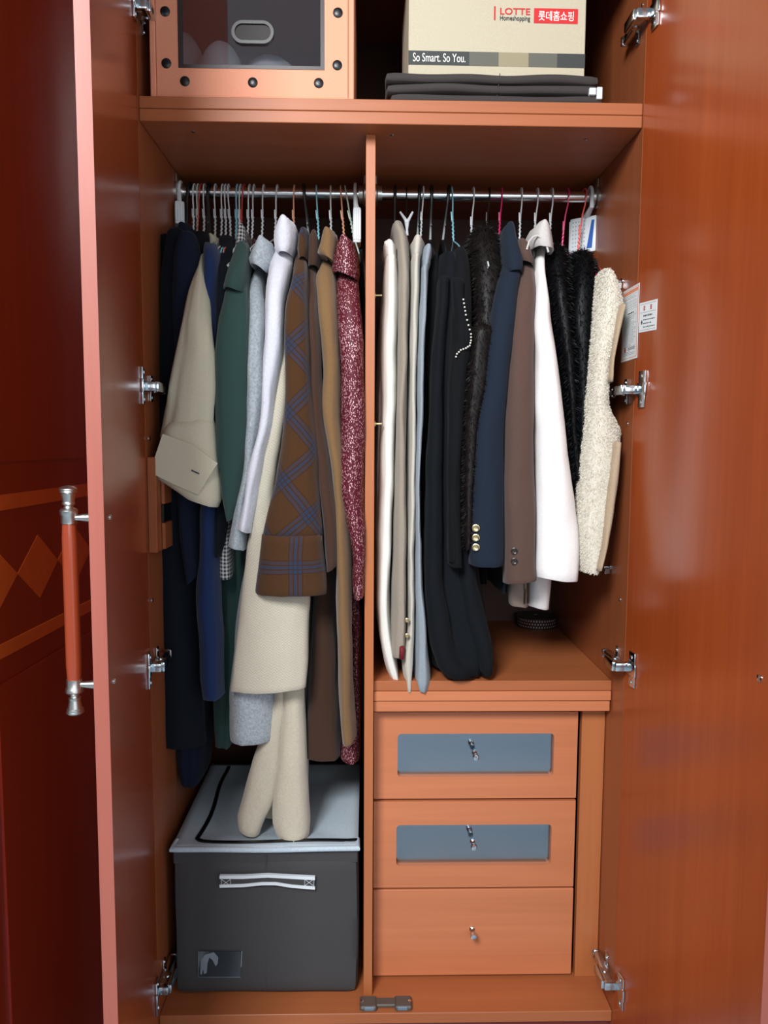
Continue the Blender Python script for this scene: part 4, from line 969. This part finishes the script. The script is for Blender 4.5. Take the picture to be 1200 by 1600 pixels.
MB().box(bx0+.001, bx1-.001, by0+.001, by0+.006, bz-.03, bz+.001, .002).box(bx0+.001, bx0+.006, by0+.006, by1, bz-.03, bz+.001, .002).box(bx1-.006, bx1-.001, by0+.006, by1, bz-.03, bz+.001, .002).build('rim', F_BOX, sb)
# lid: pale top that dips in the middle, with a rolled front edge
nx, ny = 24, 24; vs = []; fs = []
for j in range(ny+1):
    for i in range(nx+1):
        u, v = i/nx, j/ny; x = bx0-.001+(bx1-bx0+.001)*u; y = by0-.004+(by1-by0+.004)*v
        e = min(u, 1-u, v, 1-v); z = bz+.004-.012*min(1, e*5)**1.5*(1-.2*v)+noise.noise(Vector((x*8, y*8, 3)))*.004*min(1, e*6)
        vs.append((x, y, z))
for j in range(ny):
    for i in range(nx): a = j*(nx+1)+i; fs.append((a, a+1, a+nx+2, a+nx+1))
lid = mesh_obj('lid', vs, fs, F_LID, sb, None, True)
sol = lid.modifiers.new('s', 'SOLIDIFY'); sol.thickness = .003; sol.offset = 1
ed = []
for k in range(25): u = k/24; ed.append((bx0+(bx1-bx0)*u, by0-.004, bz+.0035-.0012*math.sin(u*math.pi)+.0007*math.sin(u*9)))
flat_smooth(MB().tube([(bx0+.002, by0+.03, bz+.004)]+ed+[(bx1-.002, by0+.03, bz+.004)], .0055, 10).build('lid_edge', F_LID, sb))
# zip in an L along the left and front
def lidz(x, y):
    u, v = (x-bx0)/(bx1-bx0), (y-by0)/(by1-by0); e = min(u, 1-u, v, 1-v)
    return bz+.004-.012*min(1, max(e, 0)*5)**1.5*(1-.2*v)+noise.noise(Vector((x*8, y*8, 3)))*.004*min(1, max(e, 0)*6)+.004
zp = []
for y in range(0, 15): zp.append((bx0+.045-.004*math.sin(y*.5), by1-.02-(by1-by0-.055)*y/14))
zp += [(bx0+.048, by0+.028), (bx0+.056, by0+.023)]
for x in range(1, 16): zp.append((bx0+.056+(bx1-bx0-.058)*x/15, by0+.021-.004*math.sin(x*.4)))
ztape = MB(); vv = []; ff = []
for i, (x, y) in enumerate(zp):
    a = Vector((zp[min(i+1, len(zp)-1)][0]-zp[max(i-1, 0)][0], zp[min(i+1, len(zp)-1)][1]-zp[max(i-1, 0)][1], 0)).normalized(); s_ = Vector((-a.y, a.x, 0))*.0042
    for sg in (-1, 1):
        for hh in (0, .0025): vv.append(Vector((x, y, lidz(x, y)+hh-.001))+s_*sg)
for i in range(len(zp)-1):
    a = i*4; b = a+4; ff += [(a+1, b+1, b+3, a+3), (a, b, b+1, a+1), (a+2, a+3, b+3, b+2)]
ztape.add(vv, ff); recalc(ztape.build('zip', BLACKP, sb))
# centre seam, handle strap, label window on the front
fy = by0-.003
MB().tube([(at(416, y, fy).x, fy+.002, at(416, y, fy).z) for y in (1330, 1380, 1430, 1480, 1548)], .0012, 6).build('seam', F_BOX, sb)
def strip(pxs, y0, th, half, mat, name, parent):
    mb = MB(); vs = []; fs = []
    for (x, y) in pxs:
        p = at(x, y, y0)
        vs += [p+Vector((0, 0, half)), p-Vector((0, 0, half)), p+Vector((0, th, half)), p+Vector((0, th, -half))]
    for i in range(len(pxs)-1):
        a = i*4; b = a+4; fs += [(a, a+1, b+1, b), (a+2, b+2, b+3, a+3), (a, b, b+2, a+2), (a+1, a+3, b+3, b+1)]
    n = len(pxs)*4; fs += [(0, 2, 3, 1), (n-4, n-3, n-1, n-2)]
    mb.add(vs, fs); return recalc(mb.build(name, mat, parent))
hd_ = strip([(343, 1378), (380, 1378), (418, 1376), (455, 1380), (492, 1380)], fy-.007, .004, .0095, F_BOX, 'handle_strap', sb)
PIP = plain('white_piping', (222, 230, 234), .6)
strip([(343, 1371), (380, 1371), (418, 1369), (455, 1371), (492, 1373)], fy-.009, .0065, .0032, PIP, 'piping', hd_)
strip([(343, 1385), (380, 1384), (410, 1381), (430, 1381), (455, 1385), (492, 1388)], fy-.009, .0065, .0030, PIP, 'piping', hd_)
stc = MB()
for x0, x1 in ((346, 360), (476, 490)):
    for a, b in (((x0, 1374), (x1, 1384)), ((x0, 1384), (x1, 1374)), ((x0, 1374), (x0, 1384)), ((x1, 1374), (x1, 1384))): stc.tube([at(*a, fy-.0072), at(*b, fy-.0072)], .0004, 4)
stc.build('stitching', PIP, hd_)
CLEAR = pane_mat('clear_vinyl', (200, 208, 212), .12, .12)
c = [at(310, 1486, fy-.001), at(378, 1486, fy-.001), at(376, 1527, fy-.001), at(310, 1527, fy-.001)]
w_ = recalc(MB().prism(c, (0, -.0015, 0)).build('label_window', CLEAR, sb))
stc = MB().tube([c[0], c[3], c[2]], .0005, 4).tube([c[1], c[1]+(c[2]-c[1])*.6], .0005, 4); stc.build('stitching', PIP, w_)
CRUMP = fabric('crumpled_film', (120, 132, 140), None, 60, .2, 0, .3)
recalc(MB().prism([at(x, y, fy-.003) for x, y in ((313, 1522), (314, 1500), (320, 1492), (327, 1490), (334, 1488), (341, 1496), (340, 1506), (337, 1510), (332, 1500), (327, 1496), (324, 1506), (323, 1520), (319, 1522), (317, 1514), (315, 1523))], (0, .001, 0)).build('film_crease', CRUMP, w_))

# ------------------------------------------------------------------ top shelf: orange box, carton, folded bags
ORG = fabric('orange_leatherette', (214, 144, 114), None, 500, .08, 0, .5, .3); ORGI = plain('orange_edge', (206, 120, 76), .5)
OY = .012
obl, obr = at(235, 146, OY), at(553, 152, OY)
ox0, ox1, oz0, oz1 = obl.x, obr.x, ZS1+.0005, ZS1+.27
ob = thing('storage_case', 'orange storage case with a clear front window and black rivets on the top shelf', 'storage box', ((ox0+ox1)/2, .2, ZS1))
t = .010
bd = MB().box(ox0, ox0+t, OY, .44, oz0, oz1, .0015).box(ox1-t, ox1, OY, .44, oz0, oz1, .0015).box(ox0+t, ox1-t, OY, .44, oz0, oz0+.006, .001).box(ox0+t, ox1-t, .43, .44, oz0+.006, oz1).box(ox0, ox1, OY, .44, oz1, oz1+.008, .001)
bd.build('body', ORG, ob)
wl = at(279, 106, OY+.004); wr = at(507, 106, OY+.004); zt2 = oz0+.215
fx0, fx1, fz0, fz1 = ox0+t+.001, ox1-t-.001, oz0+.007, oz1-.002
def mitre(poly): return MB().prism([Vector((x, OY+.004, z)) for x, z in poly], (0, .006, 0))
wx0, wx1, wz0, wz1 = wl.x, wr.x, wl.z, zt2
for poly in ([(fx0, fz0), (fx1, fz0), (wx1, wz0), (wx0, wz0)], [(fx1, fz0), (fx1, fz1), (wx1, wz1), (wx1, wz0)], [(fx1, fz1), (fx0, fz1), (wx0, wz1), (wx1, wz1)], [(fx0, fz1), (fx0, fz0), (wx0, wz0), (wx0, wz1)]):
    recalc(mitre(poly).build('front_frame', ORG, ob))
for (x, y) in ((258, 18), (260, 99), (289, 127), (395, 129), (498, 130), (527, 102), (528, 20)):
    p = at(x, y, OY+.004); flat_smooth(MB().lathe(p, (0, -1, 0), [(0, .0088), (.0012, .0086), (.0026, .006), (.003, .002)], 20).build('rivet', BLACKP, ob))
for x in (wx0, wx1): 
    for z in (zt2+.02,): flat_smooth(MB().lathe((x, OY+.004, z), (0, -1, 0), [(0, .0088), (.0012, .0086), (.0026, .006), (.003, .002)], 20).build('rivet', BLACKP, ob))
WF = plain('dark_window_trim', (52, 44, 42), .4)
MB().box(wx0, wx0+.007, OY+.003, OY+.012, wz0, wz1).box(wx1-.007, wx1, OY+.003, OY+.012, wz0, wz1).box(wx0+.007, wx1-.007, OY+.003, OY+.012, wz0, wz0+.006).box(wx0+.007, wx1-.007, OY+.003, OY+.012, wz1-.006, wz1).build('window_trim', WF, ob)
wp = MB().box(wx0+.006, wx1-.006, OY+.008, OY+.0095, wz0+.005, wz1-.005).build('window_pane', pane_mat('clear_window', (222, 222, 226), .16, .03), ob)
hc_ = at(395, 51, OY+.006)
def ring_plate(cx, cz, hw, hh, r, wdt, y, th):
    o1 = rrect(cx, cz, hw, hh, r, 8); i1 = rrect(cx, cz, hw-wdt, hh-wdt, r-wdt, 8); n = len(o1); vs = []; fs = []
    for yy in (y, y+th): vs += [(x, yy, z) for x, z in o1]+[(x, yy, z) for x, z in i1]
    for i in range(n):
        j = (i+1) % n; fs += [(i, j, n+j, n+i), (2*n+i, 3*n+i, 3*n+j, 2*n+j), (i, 2*n+i, 2*n+j, j), (n+i, n+j, 3*n+j, 3*n+i)]
    return MB().add(vs, fs)
GRM = plain('smoky_grommet', (38, 34, 34), .35)
flat_smooth(recalc(ring_plate(hc_.x, hc_.z, .0375, .0195, .0193, .0055, OY+.003, .006).build('handle_grommet', GRM, ob)))
recalc(MB().prism([(x, OY+.0065, z) for x, z in rrect(hc_.x, hc_.z, .032, .014, .0138, 8)], (0, .001, 0)).build('handle_hole', plain('handle_hole_dark', (40, 34, 32), .6), ob))
LINEN = fabric('grey_white_linen', (238, 238, 232), None, 200, .2)
def lump(c, rx, ry, rz, name, mat, label, catg, seed):
    bm = bmesh.new(); bmesh.ops.create_uvsphere(bm, u_segments=28, v_segments=16, radius=1)
    for p in bm.verts:
        p.co = Vector(c)+Vector((p.co.x*rx, p.co.y*ry, max(-.6, p.co.z)*rz)); p.co += noise.noise_vector(p.co*18+Vector((seed, 0, 0)))*.004
    o = MB().bm(bm).build(name, mat, None, True); return tag(o, label, catg)
for (nm, px, py, ya, rx, ry, rz, lab, catg, seed) in (
  ('cushion', 345, 69, .15, .048, .07, .05, 'rounded grey-white cushion inside the orange case', 'cushion', 1),
  ('cushion', 291, 55, .22, .045, .08, .085, 'taller grey-white cushion at the left inside the orange case', 'cushion', 2),
  ('folded_cloth', 425, 96, .14, .065, .1, .03, 'flat folded cloth lying at the right inside the orange case', 'cloth', 3)):
    p = at(px, py, ya); zb = oz0+.007
    hz = (p.z-zb)/1.6
    lump((p.x, ya, zb+.6*hz), rx, ry, hz, nm, LINEN, lab, catg, seed)

# carton on the folded bags
CARD = fabric('beige_cardboard', (178, 170, 148), None, 700, .05, 0, .8, .3); TAPE = plain('dark_band_print', (58, 62, 60), .7); TAPE2 = plain('grey_band_print', (96, 96, 86), .7); TAPE3 = plain('olive_band_print', (150, 140, 112), .7)
KY = .045
k0, k1 = at(638, 107, KY), at(914, 114, KY); kz0 = ZS1+.0565
kx0, kx1 = k0.x, k1.x; kz1 = kz0+.205
KR = Matrix.Translation((kx0, KY, 0)) @ Matrix.Rotation(math.radians(.5), 4, 'Z') @ Matrix.Translation((-kx0, -KY, 0))
kb = thing('cardboard_box', 'beige cardboard carton with red printed logo lying on the folded bags', 'box', ((kx0+kx1)/2, .25, kz0))
MB().box(kx0, kx1, KY, .27, kz0, kz1, .002, 2, mat=KR).build('carton', CARD, kb)
fl = MB().box(kx0+.002, kx1-.002, KY-.001, .265, kz1+.0005, kz1+.003, mat=KR); fl.build('top_flap', CARD, kb)
def on_box(x0, x1, z0, z1, mat, name, e=.0006):
    v = [KR @ Vector((x, KY-e, z)) for x, z in ((x0, z0), (x1, z0), (x1, z1), (x0, z1))]
    return MB().add(v, [(0, 1, 2, 3)]).build(name, mat, kb)
def zpx(x, y): return at(x, y, KY)
def ux(px): return kx0+(kx1-kx0)*(px-638)/(915-638)
bz0, bz1 = zpx(700, 102).z, zpx(700, 80).z
on_box(kx0, ux(733), bz0, bz1, TAPE, 'printed_band'); on_box(ux(733), ux(779), bz0, bz1, TAPE2, 'printed_band'); on_box(ux(779), ux(826), bz0, bz1, TAPE3, 'printed_band', .0005); on_box(ux(826), ux(871), bz0, bz1, TAPE2, 'printed_band'); on_box(ux(871), kx1, bz0, bz1, TAPE, 'printed_band')
LOGO = plain('logo_red', (204, 34, 38), .6); LETW = plain('print_white', (236, 232, 224), .6)
rz0, rz1 = zpx(868, 36).z, zpx(868, 12.5).z
on_box(ux(833), ux(902), rz0, rz1, LOGO, 'red_panel'); on_box(ux(770.5), ux(773), zpx(771, 31).z, zpx(771, 9).z, LOGO, 'red_bar')
def text(body, x0, x1, z0, z1, mat, name, off=.0003):
    cu = bpy.data.curves.new(name, 'FONT'); cu.body = body; cu.resolution_u = 4; cu.offset = off if off else 0
    t_ = bpy.data.objects.new(name, cu); COL.objects.link(t_); bpy.context.view_layer.update()
    me = bpy.data.meshes.new_from_object(t_.evaluated_get(bpy.context.evaluated_depsgraph_get())); bpy.data.objects.remove(t_); bpy.data.curves.remove(cu)
    xs = [v.co.x for v in me.vertices]; ys = [v.co.y for v in me.vertices]
    vs = [KR @ Vector((x0+(v.co.x-min(xs))/(max(xs)-min(xs))*(x1-x0), KY-.0011, z0+(v.co.y-min(ys))/(max(ys)-min(ys))*(z1-z0))) for v in me.vertices]
    fs = [tuple(p.vertices) for p in me.polygons]; bpy.data.meshes.remove(me)
    return mesh_obj(name, vs, fs, mat, kb, None, False)
text('LOTTE', ux(780), ux(827), zpx(800, 22.5).z, zpx(800, 12).z, LOGO, 'red_lettering', .012)
text('Homeshopping', ux(780), ux(827), zpx(800, 34).z, zpx(800, 24).z, INKD, 'small_lettering', .012)
text('\ub86f\ub370\ud648\uc1fc\ud551', ux(840), ux(895.5), zpx(868, 32).z, zpx(868, 16.5).z, LETW, 'white_lettering', .01)
text('So Smart. So You.', ux(645), ux(727), zpx(690, 97).z, zpx(690, 83.5).z, LETW, 'slogan_lettering', .004)
# three folded bags under it
F_BAG = fabric('dark_taupe_canvas', (58, 54, 52), None, 800, .12, .05, .8, .4)
for i, (xl, xr, ya) in enumerate(((610, 938, 149), (604, 936, 133), (603, 934, 119))):
    z0 = ZS1+.0005+i*.0185; l, r_ = at(xl, ya, .03), at(xr, ya, .03)
    lab = ('dark folded fabric bag at the bottom of the stack under the carton', 'dark folded fabric bag in the middle of the stack with a white tag', 'dark folded fabric bag directly under the carton')[i]
    o = thing('folded_bag', lab, 'bag', ((l.x+r_.x)/2, .25, z0), 'folded storage bags under the carton')
    softbox('folded_body', l.x, r_.x, .018, .44, z0, z0+.0182, F_BAG, o, .002, .0085, 24, i+3, .0042)
    MB().tube([(at(776, 100, .03).x+.002*i, .0175, z0+.002), (at(776, 100, .03).x+.002*i, .0165, z0+.016)], .0008, 5).build('seam', F_BAG, o)
    if i == 1:
        MB().box(r_.x-.022, r_.x-.010, .012, .021, z0-.001, z0+.011, .001).box(r_.x-.008, r_.x+.002, .013, .025, z0-.008, z0+.013, .001).build('white_tag', PIP, o)
